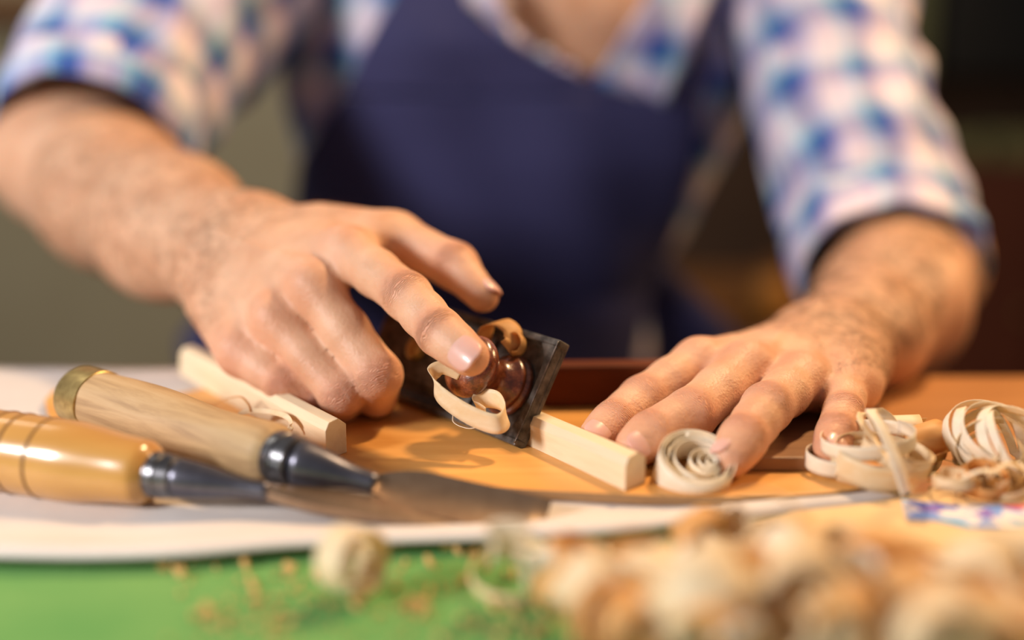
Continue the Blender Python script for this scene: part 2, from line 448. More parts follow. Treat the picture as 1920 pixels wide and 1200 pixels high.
def curl(c, axis, r0, r1, turns, pitch=0.0, n=None, ph=0.0, hint=(1, 0, .1), squash=1.0, wob=0.0):
    ax, u, v = frame(axis, hint); n = n or int(36 * turns) + 8
    t = np.linspace(0, 1, n); th = ph + t * turns * 2 * math.pi; r = r0 + (r1 - r0) * t
    r = r * (1 + wob * np.sin(th * .73 + ph * 3))
    P = np.asarray(c)[None] + (u[None] * np.cos(th)[:, None] + v[None] * (np.sin(th) * squash)[:, None]) * r[:, None] + ax[None] * (pitch * (t - .5))[:, None]
    return P, ax
# ------------------------------------------------------------------ the room and the bench
X = np.array([1., 0, 0]); Y = np.array([0, 1., 0]); ZA = np.array([0, 0, 1.])
M_floor = noisy('concrete_floor', (0.10, 0.08, 0.06), (0.14, 0.11, 0.085), .8, 6)
M_wallL = noisy('olive_plaster', (0.34, 0.30, 0.20), (0.38, 0.34, 0.235), .9, 3, bump=.1)
M_wallB = noisy('dark_brown_panelling', (0.055, 0.028, 0.014), (0.08, 0.04, 0.02), .8, 3)
V, F = wbox(-3.2, 3.2, -1.6, 3.6, -.05, 0.0); struct(build('floor', V, F, M_floor, smooth=False))
V, F = wbox(-3.2, -0.42, 3.2, 3.3, 0, 2.8); struct(build('wall_back', V, F, M_wallL, smooth=False))
V, F = wbox(-0.42, 3.2, 3.2, 3.3, 0, 2.8); struct(build('wall_rear_right', V, F, M_wallB, smooth=False))
V, F = wbox(3.1, 3.2, -1.6, 3.2, 0, 2.8); struct(build('wall_right', V, F, M_wallB, smooth=False))

# workbench: top slab and legs
bench = empty('workbench', (0.1, 0.2, 0)); tag(bench, 'brown wooden workbench carrying the paper, tools and wood shavings', 'workbench')
BK = 0.614
V, F = wbox(-.95, 1.05, -.12, BK, TZ - .045, TZ - .003)
o = build('tabletop', V, F, M_bench, bench, smooth=False); bevel(o, .003)
for x in (-.88, .98):
    for y in (-.05, BK - .07):
        V, F = wbox(x - .04, x + .04, y - .04, y + .04, 0, TZ - .045); build('leg', V, F, M_bench, bench, smooth=False)
V, F = wbox(-.84, .94, BK - .085, BK - .055, TZ - .14, TZ - .045); build('apron_rail', V, F, M_bench, bench, smooth=False)

# green baize
gp = [Z(-700, 1010, -.001)[:2], Z(1400, 985, -.001)[:2], Z(2500, 960, -.001)[:2]]
V, F = prism([(-.6, .05), (.6, .05), (.62, .43), (-.6, .43)], TZ - .0029, TZ - .0004)
tag(build('green_cloth', V, F, M_green, smooth=False), 'green baize cloth covering the near edge of the bench', 'cloth')

PT, BT = .0050, .0092          # paper pad top, board top
# white paper pad: curved near edge, softly rolled
edge = [(-900, 1024), (-300, 1036), (0, 1042), (180, 1044), (360, 1038), (560, 1022), (760, 1014), (950, 1008), (1130, 998), (1300, 980), (1480, 958), (1640, 942), (1700, 928)]
ex = spline([np.array([*Z(px, py, .0055)[:2], 0]) for px, py in edge], 120)
nE = len(ex); nB = 46
V = []; uvs = []; dd = []
back_y = 0.606
for i, e in enumerate(ex):
    by = back_y + .004 * math.sin(e[0] * 9)
    for j in range(nB):
        s = j / (nB - 1); s2 = s ** 1.7
        yy = e[1] + (by - e[1]) * s2
        d = yy - e[1]
        z = (PT + .0034 * math.exp(-(d / .014) ** 2)) * (.62 + .38 * math.sqrt(max(0, 1 - (1 - min(1, d / .006)) ** 2))) + .0006 * math.sin(e[0] * 60 + yy * 20) * min(1, d / .02)
        V.append((e[0], yy, TZ + z - .0001 if d < .03 else TZ + min(z, PT) - .0001)); dd.append(d)
F = []
for i in range(nE - 1):
    for j in range(nB - 1):
        a = i * nB + j; F.append((a, a + nB, a + nB + 1, a + 1))
nv = len(V)
V += [(v[0], v[1], (v[2] - .0012) if q < .022 else TZ - .0003) for v, q in zip(V, dd)]
F += [tuple(nv + q for q in f[::-1]) for f in F]
ring = [i * nB for i in range(nE)] + [(nE - 1) * nB + j for j in range(1, nB)] + [i * nB + nB - 1 for i in range(nE - 2, -1, -1)] + [j for j in range(nB - 2, 0, -1)]
for a, b in zip(ring, ring[1:] + ring[:1]): F.append((b, a, a + nv, b + nv))
tag(build('paper_sheet', V, F, M_paper), 'white drawing paper pad with a soft curling near edge under the orange board', 'paper')

# orange instrument-shaped board
bf = [(84, 748), (90, 775), (120, 810), (230, 850), (420, 885), (640, 897), (860, 908), (1000, 918), (1240, 929), (1400, 930), (1540, 924), (1640, 910), (1700, 896), (1745, 876), (1768, 852), (1758, 825), (1715, 800), (1640, 765), (1560, 735)]
bb_ = [(560, 690), (430, 716), (320, 738), (200, 736), (112, 728)]
P = [np.array([*Z(px, py, BT)[:2], 0]) for px, py in bf]
P += [np.array([p[0], p[1], 0]) for p in ((.10, .588), (.03, .592), (-.04, .585))]
P += [np.array([*Z(px, py, BT)[:2], 0]) for px, py in bb_]
pl = spline(P + [P[0]], 240)[:-1]
V, F = prism([(p[0], p[1]) for p in pl], TZ + PT, TZ + BT)
board = tag(build('instrument_board', V, F, M_board, smooth=False), 'orange plywood board with a curved instrument outline lying on the white paper', 'board')
board.data.materials.append(M_board_edge)
for p in board.data.polygons:
    if abs(p.normal.z) < .5: p.material_index = 1
bevel(board, .0006, 2)

def block(name, pts, h, mt, label, cat, z0, bev=.0008):
    V, F = prism([tuple(p[:2]) for p in pts], TZ + z0, TZ + z0 + h)
    o = build(name, V, F, mt, smooth=False); bevel(o, bev); return tag(o, label, cat)
# raised thin brown strip, widened and darkened to hold the shade under the left hand
zb = BT + .0062
c = [Z(1330, 860, zb), Z(1530, 858, zb), Z(1640, 850, zb), Z(1600, 785, zb), Z(1400, 778, zb), Z(1130, 770, zb), Z(1000, 775, zb)]
block('shaded_plate', [Z(1325, 857, zb), Z(1560, 857, zb), Z(1660, 800, zb), Z(1640, 715, zb), Z(1300, 715, zb), Z(1130, 760, zb)], .006, M_shaded_wood, 'thin brown wooden plate, widened and darkened as shade on the orange board under the spread fingers', 'plate', BT)
block('reddish_bar', [(.016, Z(0, 765, BT)[1]), (.092, Z(0, 765, BT)[1] + .004), (.094, Z(0, 765, BT)[1] + .018), (.012, Z(0, 765, BT)[1] + .014)], .021, M_redwood, 'dark reddish wooden bar lying behind the plane and the index finger', 'bar', BT, .002)
# tan offcut, ragged back edge
tp = [(1330, 1010), (1400, 975), (1500, 955), (1620, 942), (1700, 930), (1722, 912), (1745, 918), (1760, 897), (1778, 902), (1800, 880), (1830, 884), (1900, 868), (2100, 860), (2250, 900), (2100, 1050), (1700, 1040)]
block('tan_offcut', [Z(a, b, .0075) for a, b in tp], .0072, M_tan, 'pale tan wood offcut with a ragged edge under the tangled shavings', 'offcut', .0003)
# printed scrap of paper with blue and violet blots
M_print = mat('printed_paper', (.8, .8, .85), .7); N = NT(M_print)
tc = N.n('ShaderNodeTexCoord'); vv = N.n('ShaderNodeTexVoronoi', Scale=125.); N.l(tc.outputs['Object'], vv.inputs['Vector'])
sp2 = N.n('ShaderNodeSeparateColor'); N.l(vv.outputs['Color'], sp2.inputs[0])
r = N.ramp([(0, (.80, .76, .80)), (.36, (.20, .36, .80)), (.58, (.06, .15, .62)), (.72, (.24, .16, .55)), (.80, (.06, .42, .78)), (.90, (.60, .06, .10)), (.94, (.6, .56, .72))], 'CONSTANT')
N.l(sp2.outputs[0], r.inputs[0]); N.l(r.outputs[0], N.b.inputs['Base Color'])
tp = [(1690, 934), (1790, 946), (1920, 944), (2050, 944), (2050, 985), (1920, 985), (1820, 985), (1760, 972), (1700, 968)]
block('printed_scrap', [Z(a, b, .0085) for a, b in tp], .0006, M_print, 'scrap of paper printed with blue and violet blotches on the tan offcut', 'paper scrap', .0076, .0001)
# rounded orange end block behind the capped handle is the board itself

# ------------------------------------------------------------------ pale strips
def strip(far, near, w, h, ch, label, cutn=0.0, cutf=0.0):
    a = np.array([*far[:2], TZ + BT]); b = np.array([*near[:2], TZ + BT]); ax = nrm(b - a)
    s = np.array([-ax[1], ax[0], 0]);
    if s[1] > 0: s = -s                     # s points to the near side
    prof = [(0, 0.0), (w, 0.0), (w, h - ch), (w - ch * .35, h), (w * .35, h), (0, h - ch * .8)]
    # (0=front lower edge ... measured away from the camera)
    prof = [(0, 0), (w, 0), (w, h * .78), (w * .62, h), (ch * .5, h - ch * .15), (0, h - ch)]
    V = []; nsec = 30; L = np.linalg.norm(b - a)
    for i in range(nsec + 1):
        t = i / nsec
        for u, z in prof:
            p = a + ax * (L * t) - s * u + ZA * z
            if i == nsec: p = p - ax * (cutn * (u / w)) + ax * .0
            if i == 0: p = p + ax * (cutf * (z / h))
            V.append(p)
    n = len(prof); F = []
    for i in range(nsec):
        for j in range(n): F.append((i * n + j, (i + 1) * n + j, (i + 1) * n + (j + 1) % n, i * n + (j + 1) % n))
    F.append(tuple(range(n))); F.append(tuple(nsec * n + k for k in range(n))[::-1])
    o = build('wood_strip', V, F, M_basswood, smooth=False); bevel(o, .0004); tag(o, label, 'wood strip', 'pale strips being planed'); return o
strip(Z(336, 702, BT), Z(612, 862, BT), .0115, .0165, .004, 'pale wooden strip with chamfered end standing behind the bare chisel handle', .003, .004)
strip(Z(985, 833, BT), Z(1172, 921, BT), .0125, .0140, .004, 'pale chamfered wooden strip coming out under the toe of the plane', .003)

# ------------------------------------------------------------------ block plane
A = K(1045, 634, .468)
Lc = nrm(np.array([.62, -.79, 0])); 
Wv = RIGHT * -.0197 + UP * -.0447 + FWD * -.0063; Wn = nrm(Wv - Lc * (Wv @ Lc)); WW = .0505
Nn = np.cross(Lc, Wn)
if Nn[2] < 0: Nn = -Nn
def PL(l, w, n): return A + Lc * l + Wn * w + Nn * n     # l: toe=0 heel negative; w: 0 far rim .. WW near rim; n: 0 rim top
plane = empty('block_plane', PL(-.06, WW / 2, -.012)); tag(plane, 'small black iron block plane with a turned brown knob tilted on the pale strip', 'hand plane')
PLEN = .135; DEP = .0088
# body: channel cross-section swept from heel to toe, closed by a toe and a heel wall
outer = [(0, 0), (WW, 0), (WW, -DEP), (0, -DEP)]
nl = 25
def sec(l, inset=0):
    t = .0032
    side = 0.0 - .0015 * math.cos((l / -PLEN) * math.pi * 2) - .0015
    side = side * .6
    o_ = [(0, side), (0, -DEP), (WW, -DEP), (WW, side)]
    fl = -DEP + .0028
    rr = .003
    inn = [(WW - t, side)] + [(WW - t - rr + rr * math.cos(a), fl + rr - rr * math.sin(a)) for a in np.linspace(0, math.pi / 2, 5)] + \
          [(t + rr - rr * math.sin(a), fl + rr - rr * math.cos(a)) for a in np.linspace(0, math.pi / 2, 5)] + [(t, side)]
    return o_ + inn
V = []; F = []
ls = np.linspace(-PLEN, 0, nl)
for l in ls:
    for w, n in sec(l): V.append(PL(l, w, n))
m = len(sec(0))
for i in range(nl - 1):
    for j in range(m): F.append((i * m + j, i * m + (j + 1) % m, (i + 1) * m + (j + 1) % m, (i + 1) * m + j))
F.append(tuple(range(m))[::-1]); F.append(tuple((nl - 1) * m + k for k in range(m)))
parts = [(V, F)]
def lbox(l0, l1, w0, w1, n0, n1): return box_v(PL((l0 + l1) / 2, (w0 + w1) / 2, (n0 + n1) / 2), Lc, Wn, Nn, abs(l1 - l0) / 2, abs(w1 - w0) / 2, abs(n1 - n0) / 2)
# toe wall: follows the corner with rounded inner fillet
tw = []
V = []; F = []; q = []
for k in range(17):
    w = .0028 + (WW - .0056) * k / 16; s = abs(k / 8 - 1); inn = .0042 + .0075 * s ** 4
    q.append((w, inn))
for w, inn in q:
    for l, n in ((-.0002, -.0018), (-.0002, -DEP + .002), (-inn - .002, -DEP + .002), (-inn, -.0020)): V.append(PL(l, w, n))
for k in range(16):
    for j in range(4): F.append((k * 4 + j, k * 4 + (j + 1) % 4, k * 4 + 4 + (j + 1) % 4, k * 4 + 4 + j))
F.append((0, 1, 2, 3)); F.append((67, 66, 65, 64)); parts.append((V, F))
parts.append(lbox(-PLEN, -PLEN + .004, .003, WW - .003, -.0025, -DEP + .003))
V, F = join(parts); o = build('plane_body', V, F, M_iron, plane, smooth=False); bevel(o, .0006, 2, 50)
o['label'] = 'black iron body with worn rim'
# worn bright line along the toe rim
pts = np.array([PL(-.0002, w, -.0014) for w in np.linspace(.001, WW - .001, 30)])
V, F = ribbon(pts, Lc, .0006, .0003); build('worn_edge', V, F, M_ironworn, plane)
# iron (blade), lever cap and adjusting screw in the shade of the hand
bm0 = PL(-.045, WW / 2, -.004); bd = nrm(-Lc * .97 + Nn * .22); bn = np.cross(bd, Wn)
V, F = box_v(bm0 + bd * .034, bd, Wn, nrm(bn), .036, .0175, .0012); o = build('iron', V, F, M_iron, plane, smooth=False); bevel(o, .0004)
V, F = box_v(bm0 + bd * .030 + Nn * .004, bd, Wn, nrm(bn), .026, .0155, .0020); o = build('lever_cap', V, F, M_iron, plane, smooth=False); bevel(o, .001)
a = bm0 + bd * .034 + Nn * .006
V, F = lathe(a, a + Nn * .006, [(0, .0035), (.0005, .006), (.004, .006), (.005, .004)], 24); o = build('lever_screw', V, F, M_brass, plane); autosmooth(o)
# turned knob
kb = PL(-.0225, WW * .52, -DEP + .0022)
prof = smoothprof([(0, .0134), (.0012, .0143), (.0030, .0143), (.0044, .0130), (.0058, .0134), (.0074, .0128), (.0094, .0106), (.0125, .0086), (.0155, .0084), (.0185, .0098),
                   (.0220, .0128), (.0255, .0144), (.0290, .0138), (.0320, .0108), (.0338, .0062), (.0344, .0010)], 5)
V, F = lathe(kb, kb + Nn * .03, prof, 64); build('front_knob', V, F, M_knob, plane)

# ------------------------------------------------------------------ chisels
def chisel(name, label, hA, hB, hprof, hmat, fer, shank, blade, cap=None, grooves=(), width=.016, fn=None, gouge=False):
    hA = np.asarray(hA); hB = np.asarray(hB); ax = nrm(hB - hA)
    t = empty(name, (*hB[:2], TZ + PT)); tag(t, label, 'chisel')
    V, F = lathe(hA, hB, smoothprof(hprof, 6), 56, fn=fn); o = build('handle', V, F, hmat, t); 
    for g, r in grooves:
        V, F = lathe(hA + ax * (g - .0012), hA + ax * (g + .0012), [(0, r - .0004), (.0005, r + .0001), (.0012, r + .0003), (.0019, r + .0001), (.0024, r - .0004)], 48); build('groove', V, F, M_groove, t)
    if cap:
        V, F = lathe(hA + ax * cap[0], hB, [(0, cap[2] * .80), (.0012, cap[2] * .95), (.003, cap[2]), (cap[1], cap[2]), (cap[1] + .0004, cap[2] * .97)], 56); o = build('brass_cap', V, F, M_brass, t); autosmooth(o); o['label'] = 'dull brass end cap'
    L = np.linalg.norm(hB - hA)
    V, F = lathe(hB - ax * .001, hB + ax, [(0, fer[1]), (.0008, fer[1] * 1.04), (fer[0] * .45, fer[1] * 1.03), (fer[0] * .5, fer[1] * .96), (fer[0] * .55, fer[1]), (fer[0], fer[1] * .93), (fer[0] + .0006, fer[1] * .8)], 48)
    o = build('ferrule', V, F, M_ferrule, t); autosmooth(o)
    p0 = hB + ax * (fer[0] - .001); p1 = np.asarray(blade[0]); sx_ = nrm(p1 - p0)
    Ls = np.linalg.norm(p1 - p0)
    V, F = lathe(p0, p1, smoothprof([(0, shank[0]), (.003, shank[0] * 1.03), (Ls * .35, shank[0] * .72 + shank[1] * .28), (Ls * .7, shank[1] * 1.15), (Ls, shank[1])], 5), 36); build('shank', V, F, M_shank, t)
    # blade: long trapezoid section, widening from the shank then even, bevelled at the cutting edge
    p2 = np.asarray(blade[1]); bx = nrm(p2 - p1); side = nrm(np.cross(bx, ZA)); upv = np.cross(side, bx)
    side = nrm(side * math.cos(blade[2]) + upv * math.sin(blade[2])); upv = np.cross(side, bx)
    Lb = np.linalg.norm(p2 - p1); V = []; F = []
    ns = 26
    for i in range(ns + 1):
        s = i / ns; w = width / 2 * (1 if s > .3 else .42 + .58 * (1 - (1 - s / .3) ** 2))
        th = .0048 - .0022 * s
        th *= 1 if s < .93 else max(.06, (1 - s) / .07)
        for j in range(9):
            u = j / 4 - 1
            arc = (.0022 * (1 - u * u)) if gouge else 0
            V.append(p1 + bx * (Lb * s) + side * (u * w) + upv * ((th / 2) * (1 - .35 * abs(u) ** 3) - arc))
        for j in range(9):
            u = 1 - j / 4
            arc = (.0022 * (1 - u * u)) if gouge else 0
            V.append(p1 + bx * (Lb * s) + side * (u * w) + upv * (-(th / 2) - arc))
    for i in range(ns):
        for j in range(18): F.append((i * 18 + j, i * 18 + (j + 1) % 18, i * 18 + 18 + (j + 1) % 18, i * 18 + 18 + j))
    F.append(tuple(range(18))[::-1]); F.append(tuple(ns * 18 + k for k in range(18)))
    o = build('blade', V, F, M_blade, t); autosmooth(o, 30); return t
r1 = .0150
h1a = Z(-190, 880, PT + r1 + .0); h1a = K(-190, 834, .4360); h1a = Z(-190, 815, PT + .0162)
h1b = K(288, 876, .4150)
h1b = Z(290, 889, PT + .0125)
L1 = np.linalg.norm(h1b - h1a)
pr1 = [(0, .007), (.002, .0125), (.008, .0152), (.02, .0162), (L1 * .42, .0162), (L1 * .6, .0162), (L1 * .72, .0160), (L1 * .86, .0138), (L1 * .95, .0128), (L1 - .003, .0118), (L1, .0090)]
h1ax = nrm(h1b - h1a)
def along(px):     # distance along handle where it crosses a photo column
    best = min(np.linspace(0, L1, 400), key=lambda t: abs((lambda q: 960 + FPX * ((q - CAM) @ RIGHT) / ((q - CAM) @ FWD))(h1a + h1ax * t) - px)); return best
bl1 = (K(505, 921, .402), K(985, 1000, .392), math.radians(-10))
chisel('wood_chisel', 'chisel with shiny amber varnished handle and turned grooves nearest the front', h1a, h1b, pr1, M_varnish, (.0110, .0086), (.0072, .0032), bl1,
       grooves=[(along(q_), float(np.interp(along(q_), [a for a, b in pr1], [b for a, b in pr1])) + .0001) for q_ in (14, 44, 96)], width=.0130)
h2a = Z(150, 770, BT + .0125); h2a = Z(150, 742, BT + .0137)
h2b = Z(524, 856, BT + .0118)
L2_ = np.linalg.norm(h2b - h2a)
pr2 = [(0, .0098), (.0015, .0126), (.004, .0133), (.014, .0137), (L2_ * .25, .0141), (L2_ * .45, .0139), (L2_ * .62, .0124), (L2_ * .75, .0116), (L2_ * .86, .0121), (L2_ * .95, .0124), (L2_ - .003, .0118), (L2_, .0098)]
bl2 = (K(706, 908, .409), K(1020, 976, .3915), math.radians(-24))
chisel('carving_gouge', 'chisel with worn bare wooden handle and dull brass end cap', h2a, h2b, pr2, M_rawhandle, (.0115, .0102), (.0088, .0042), bl2, cap=(-.0008, .0180, .0145), width=.021,
       fn=lambda t, th: 1 + .012 * math.sin(th * 3 + t * 40) + .01 * math.sin(th * 7 + t * 90), gouge=True)

# ------------------------------------------------------------------ shavings
SH = 'curled wood shavings on the bench'
def shaving(P, Wd, w, mt, label, th=.00028, cup=0, taper=0, group=SH, kind_name='wood_shaving', extra=None):
    V, F = ribbon(P, Wd, w, th, cup, taper=taper); o = build(kind_name, V, F, mt); tag(o, label, 'wood shaving', group)
    if extra:
        for (P2, W2, w2) in extra:
            pass
    return o
def multi(ribs, mt, label, group=SH, th=.00028):
    V, F = join([ribbon(P, Wd, w, th, taper=tp) for P, Wd, w, tp in ribs])
    return tag(build('wood_shaving', V, F, mt), label, 'wood shaving', group)

# ribbon curling over the near rim of the plane
g = [K(862, 705, .461), K(830, 690, .4605), K(812, 702, .459), K(822, 735, .455), K(858, 765, .451), (K(900, 787, .448)), K(935, 795, .447), K(950, 778, .452), K(935, 752, .459), K(905, 748, .463), K(893, 765, .460), K(910, 780, .455)]
Pc = spline(g, 110)
shaving(Pc, nrm(Nn * .35 + UP * .9 + FWD * .1), np.concatenate([np.linspace(.004, .0095, 30), np.full(len(Pc) - 30, .0085)]), M_shav, 'pale ribbon shaving curling over the near rim of the plane below the brown knob', cup=.02)
g = [K(850, 770, .466), K(852, 792, .463), K(880, 803, .460), K(900, 796, .462), K(905, 780, .466)]
shaving(spline(g, 50), FWD, .003, M_shav3, 'thin shaving loop hanging under the ribbon on the near rim of the plane')
g = [K(905, 640, .494), K(915, 612, .492), K(940, 604, .489), K(960, 618, .486), K(962, 640, .483), K(950, 655, .481)]
shaving(spline(g, 60), nrm(Nn + Wn * .8), .0095, M_shav2, 'amber shaving crumpled behind the brown knob of the plane', cup=.05)
g = [K(950, 632, .487), K(972, 626, .484), K(982, 643, .482), K(975, 660, .481), K(960, 664, .481)]
shaving(spline(g, 50), nrm(Nn), .004, M_shav2, 'narrow shaving hoop inside the toe of the plane behind the knob')

# tight rosette
RC = Z(1303, 902, BT + .0008)
ax_r = nrm(UP * .72 - FWD * .62 + RIGHT * .10)
ribs = []
c0 = K(1303, 877, (RC - CAM) @ FWD)
for k, (r_, w_, off, sh) in enumerate([(.0158, .0150, 0, (0, 0)), (.0148, .0120, .0010, (.0004, 0)), (.0128, .0125, .0006, (.0010, 0)), (.0112, .012, .0004, (.0012, 0)), (.0066, .009, .001, (.0032, .0005)), (.0042, .008, .002, (.0046, .0008)), (.002, .007, .0022, (.0056, .001))]):
    P, a_ = curl(c0 + RIGHT * sh[0] + ax_r * (off - .001), ax_r + RIGHT * .05 * math.sin(k * 2.1), r_, r_ * .94, 1.08, 0.001, ph=k * 1.3, squash=.96)
    ribs.append((P, a_, w_, 0))
multi(ribs, M_shav3, 'tight spiral rosette of pale shaving beside the ring fingertip')
g = [K(1205, 868, .446), K(1208, 846, .449), K(1235, 838, .450), K(1262, 846, .446), K(1275, 870, .44), K(1255, 884, .437)]
shaving(spline(g, 50), ZA, .0085, M_shav2, 'amber loose shaving end between the pale strip and the spiral rosette')

# middle cluster of big loops with upright loop
def Zc(px, py, z): return Z(px, py, z)
b0 = BT + .001
ribs = []
def ring_r(cx, cy, z, rx, ry, w, ph=0, turns=1.05, tilt=(0, 0, 1)):
    c = Z(cx, cy, z); P, a_ = curl(c, tilt, rx, rx * .97, turns, .001, ph=ph, squash=ry / rx, hint=(1, 0, 0)); ribs.append((P, a_, w, 0))
ring_r(1562, 862, b0 + .0042, .0112, .0105, .0068, 1.0, .98, (.05, -.1, 1))
multi(ribs, M_shav3, 'small round shaving loop on the left of the looped cluster'); ribs = []
ring_r(1628, 824, b0 + .0135, .0190, .015, .0060, 0.5, 1.02, (-.12, -.06, 1))
multi(ribs, M_shav3, 'wide flat shaving loop at the top left of the looped cluster'); ribs = []
ring_r(1652, 866, b0 + .0058, .0195, .0150, .0110, 0.2, 1.1, (.10, -.22, 1)); ring_r(1630, 868, b0 + .0050, .0150, .012, .0085, 2.2, 1.0, (-.10, -.12, 1)); ring_r(1682, 850, b0 + .0095, .0145, .012, .006, 4.2, 1.1, (.22, -.1, 1))
multi(ribs, M_shav, 'broad shaving coil standing on its edge at the base of the looped cluster'); ribs = []
g = [K(1700, 926, .409), K(1680, 865, .411), K(1652, 800, .418), K(1634, 772, .426), K(1640, 768, .440), K(1668, 785, .445), K(1688, 815, .447), K(1692, 840, .446), K(1680, 852, .441)]
shaving(spline(g, 110), nrm(RIGHT + FWD * .3), np.linspace(.0052, .0032, len(spline(g, 110))), M_shav3, 'long shaving strand looping upright and falling across the cluster')
g = [K(1675, 868, .413), K(1650, 840, .418), K(1625, 805, .426), K(1613, 784, .436), K(1618, 774, .440), K(1632, 780, .444), K(1650, 820, .446)]
shaving(spline(g, 80), nrm(RIGHT + FWD * .4), .0030, M_shav, 'narrow shaving loop leaning behind the long strand')
g = [Z(1722, 925, BT + .001), Z(1735, 905, BT + .009), Z(1728, 900, BT + .012), Z(1716, 905, BT + .006)]
shaving(spline(g, 30), RIGHT, .006, M_shav2, 'small amber chip at the right foot of the looped cluster')

# right tangle of narrow strands: several separate strands
tg = [(1868, 842, .0210, .020, (.2, -.7, .8), .0052, 2.0), (1858, 846, .0190, .017, (-.5, -.6, .8), .0056, 1.5), (1872, 840, .0200, .016, (.6, -.8, .5), .0048, 1.4),
      (1850, 852, .0175, .014, (-.3, -1, .3), .0040, 1.2), (1890, 848, .0210, .013, (.8, -.5, .5), .0034, 1.4), (1835, 856, .0140, .011, (-.8, -.5, .5), .0030, 1.1)]
wh = ['outermost hoop', 'left-leaning hoop', 'steep right hoop', 'upright hoop', 'far right hoop', 'small inner hoop']
for k, (px, py, r_, z_, axx, w_, tn) in enumerate(tg):
    P, a_ = curl(Z(px, py + 40, .008) + ZA * (z_ * .62 + .002), axx, r_, r_ * .8, tn, .012, ph=k * 1.1, squash=.85, wob=.12)
    P[:, 2] = np.maximum(P[:, 2], TZ + .012)
    shaving(P, a_, w_, M_shav if k % 2 else M_shav3, 'narrow pale shaving strand in the right-hand tangle, its ' + wh[k], group='strands of the tangled shaving heap')
g = [Z(1790, 925, .009), Z(1795, 905, .014), Z(1830, 885, .020), Z(1870, 885, .018), Z(1880, 905, .012)]
shaving(spline(g, 50), nrm(RIGHT * .3 + Y), .0028, M_shav3, 'thin arched shaving strand at the near foot of the tangle')
g = [Z(1850, 905, .009), Z(1858, 890, .018), Z(1890, 870, .022), Z(1925, 885, .018), Z(1935, 905, .010)]
shaving(spline(g, 50), nrm(RIGHT * .3 + Y), .0034, M_shav, 'thin arched shaving strand at the right foot of the tangle')
# low pale heap under the tangle
for k in range(3):
    P, a_ = curl(Z(1795 + 46 * k, 902 - 4 * k, .014), (rng.normal() * .4, rng.normal() * .4, 1), .009 + .002 * k, .006, 1.4, .004, ph=k, wob=.15)
    shaving(P, a_, .005, M_shav2 if k == 1 else M_shav, ['left', 'middle', 'right'][k] + ' of the three low curls beneath the tangled strands')
# blurred tan curls behind the looped cluster
P, a_ = curl(Z(1725, 832, BT + .008), (1, .3, .2), .0095, .006, 1.3, .008); shaving(P, a_, .020, M_shav2, 'blurred amber roll of shaving behind the looped cluster')
P, a_ = curl(Z(1690, 812, BT + .008), (1, -.2, .1), .008, .006, 1.2, .004); shaving(P, a_, .018, M_shav, 'blurred pale roll of shaving lying near the forearm')
# wispy curls on the left strip
g = [K(395, 762, .497), K(420, 750, .497), K(450, 744, .494), K(466, 758, .487), K(470, 772, .482)]
shaving(spline(g, 40), nrm(FWD + UP * .3), .0012, M_shav2, 'thin wispy shaving curl beside the left strip', th=.0002)
g = [K(446, 778, .486), K(470, 771, .484), K(505, 772, .478), K(535, 780, .470), K(546, 795, .464), K(543, 806, .462)]
shaving(spline(g, 40), nrm(FWD * .6 + UP), .0026, M_shav, 'pale thin shaving arched over the bare chisel handle', th=.0002)

# blurred foreground curls on the green cloth
P, a_ = curl(Z(666, 1056, .0130), nrm(RIGHT * .75 - Y * .6 + ZA * .1), .0120, .0050, 2.0, .005); shaving(P, a_, .0125, M_shav, 'single rolled shaving sitting alone on the green cloth')
P, a_ = curl(Z(965, 1070, .0065), (.0, -.25, 1), .0150, .0140, .95, .004, ph=2); shaving(P, a_, .0040, M_shav, 'open ring shaving lying on the green cloth')
g = [Z(925, 1045, .018), Z(925, 1020, .021), Z(955, 1012, .022), Z(985, 1022, .020)]
shaving(spline(g, 30), ZA, .014, M_shav3, 'bright upturned shaving end above the open ring shaving')
g = [Z(985, 1030, .020), Z(1010, 1035, .022), Z(1020, 1070, .016), Z(1018, 1105, .003)]
shaving(spline(g, 30), RIGHT, .013, M_shav3, 'bright vertical shaving right of the open ring shaving')
P, a_ = curl(Z(1075, 1075, .013), (.3, .2, 1), .012, .008, 1.4, .004); shaving(P, a_, .018, M_shav2, 'amber roll standing beside the bright vertical shaving')

# the big blurred heap: every curl its own object, a few shapes copied
GH = 'blurred shavings heaped in the near right corner'
protos = []
for k in range(9):
    r_ = [.0135, .011, .015, .0085, .0125, .017, .010, .014, .0095][k]
    P, a_ = curl((0, 0, 0), (rng.normal() * .2, rng.normal() * .2, 1), r_, r_ * (.35 + .4 * rng.random()), 1.2 + 1.6 * rng.random(), .003 + .008 * rng.random(), ph=rng.random() * 6, wob=.12)
    V, F = ribbon(P, a_, [.015, .010, .012, .016, .008, .010, .014, .012, .011][k], .0003)
    protos.append((V, F))
places = []
def heap_h(px, t): return 1
n_heap = 0
spots = []
for k in range(100):
    u = rng.random(); v = rng.random()
    px = 1110 + 900 * u; py = 1105 + 170 * v ** .8
    if px < 1300: py = 1130 + rng.random() * 110
    if px > 1600: py += 35
    lvl = rng.random() * (1.0 if px > 1300 else .35)
    spots.append((px, py, lvl))
spots += [(1310, 1055, .4), (1345, 1062, .3), (1135, 1150, .1), (1190, 1130, .3), (1420, 1070, .4), (1500, 1085, .5), (1590, 1100, .5), (1800, 1130, .5), (1890, 1125, .5), (1700, 1130, .6)]
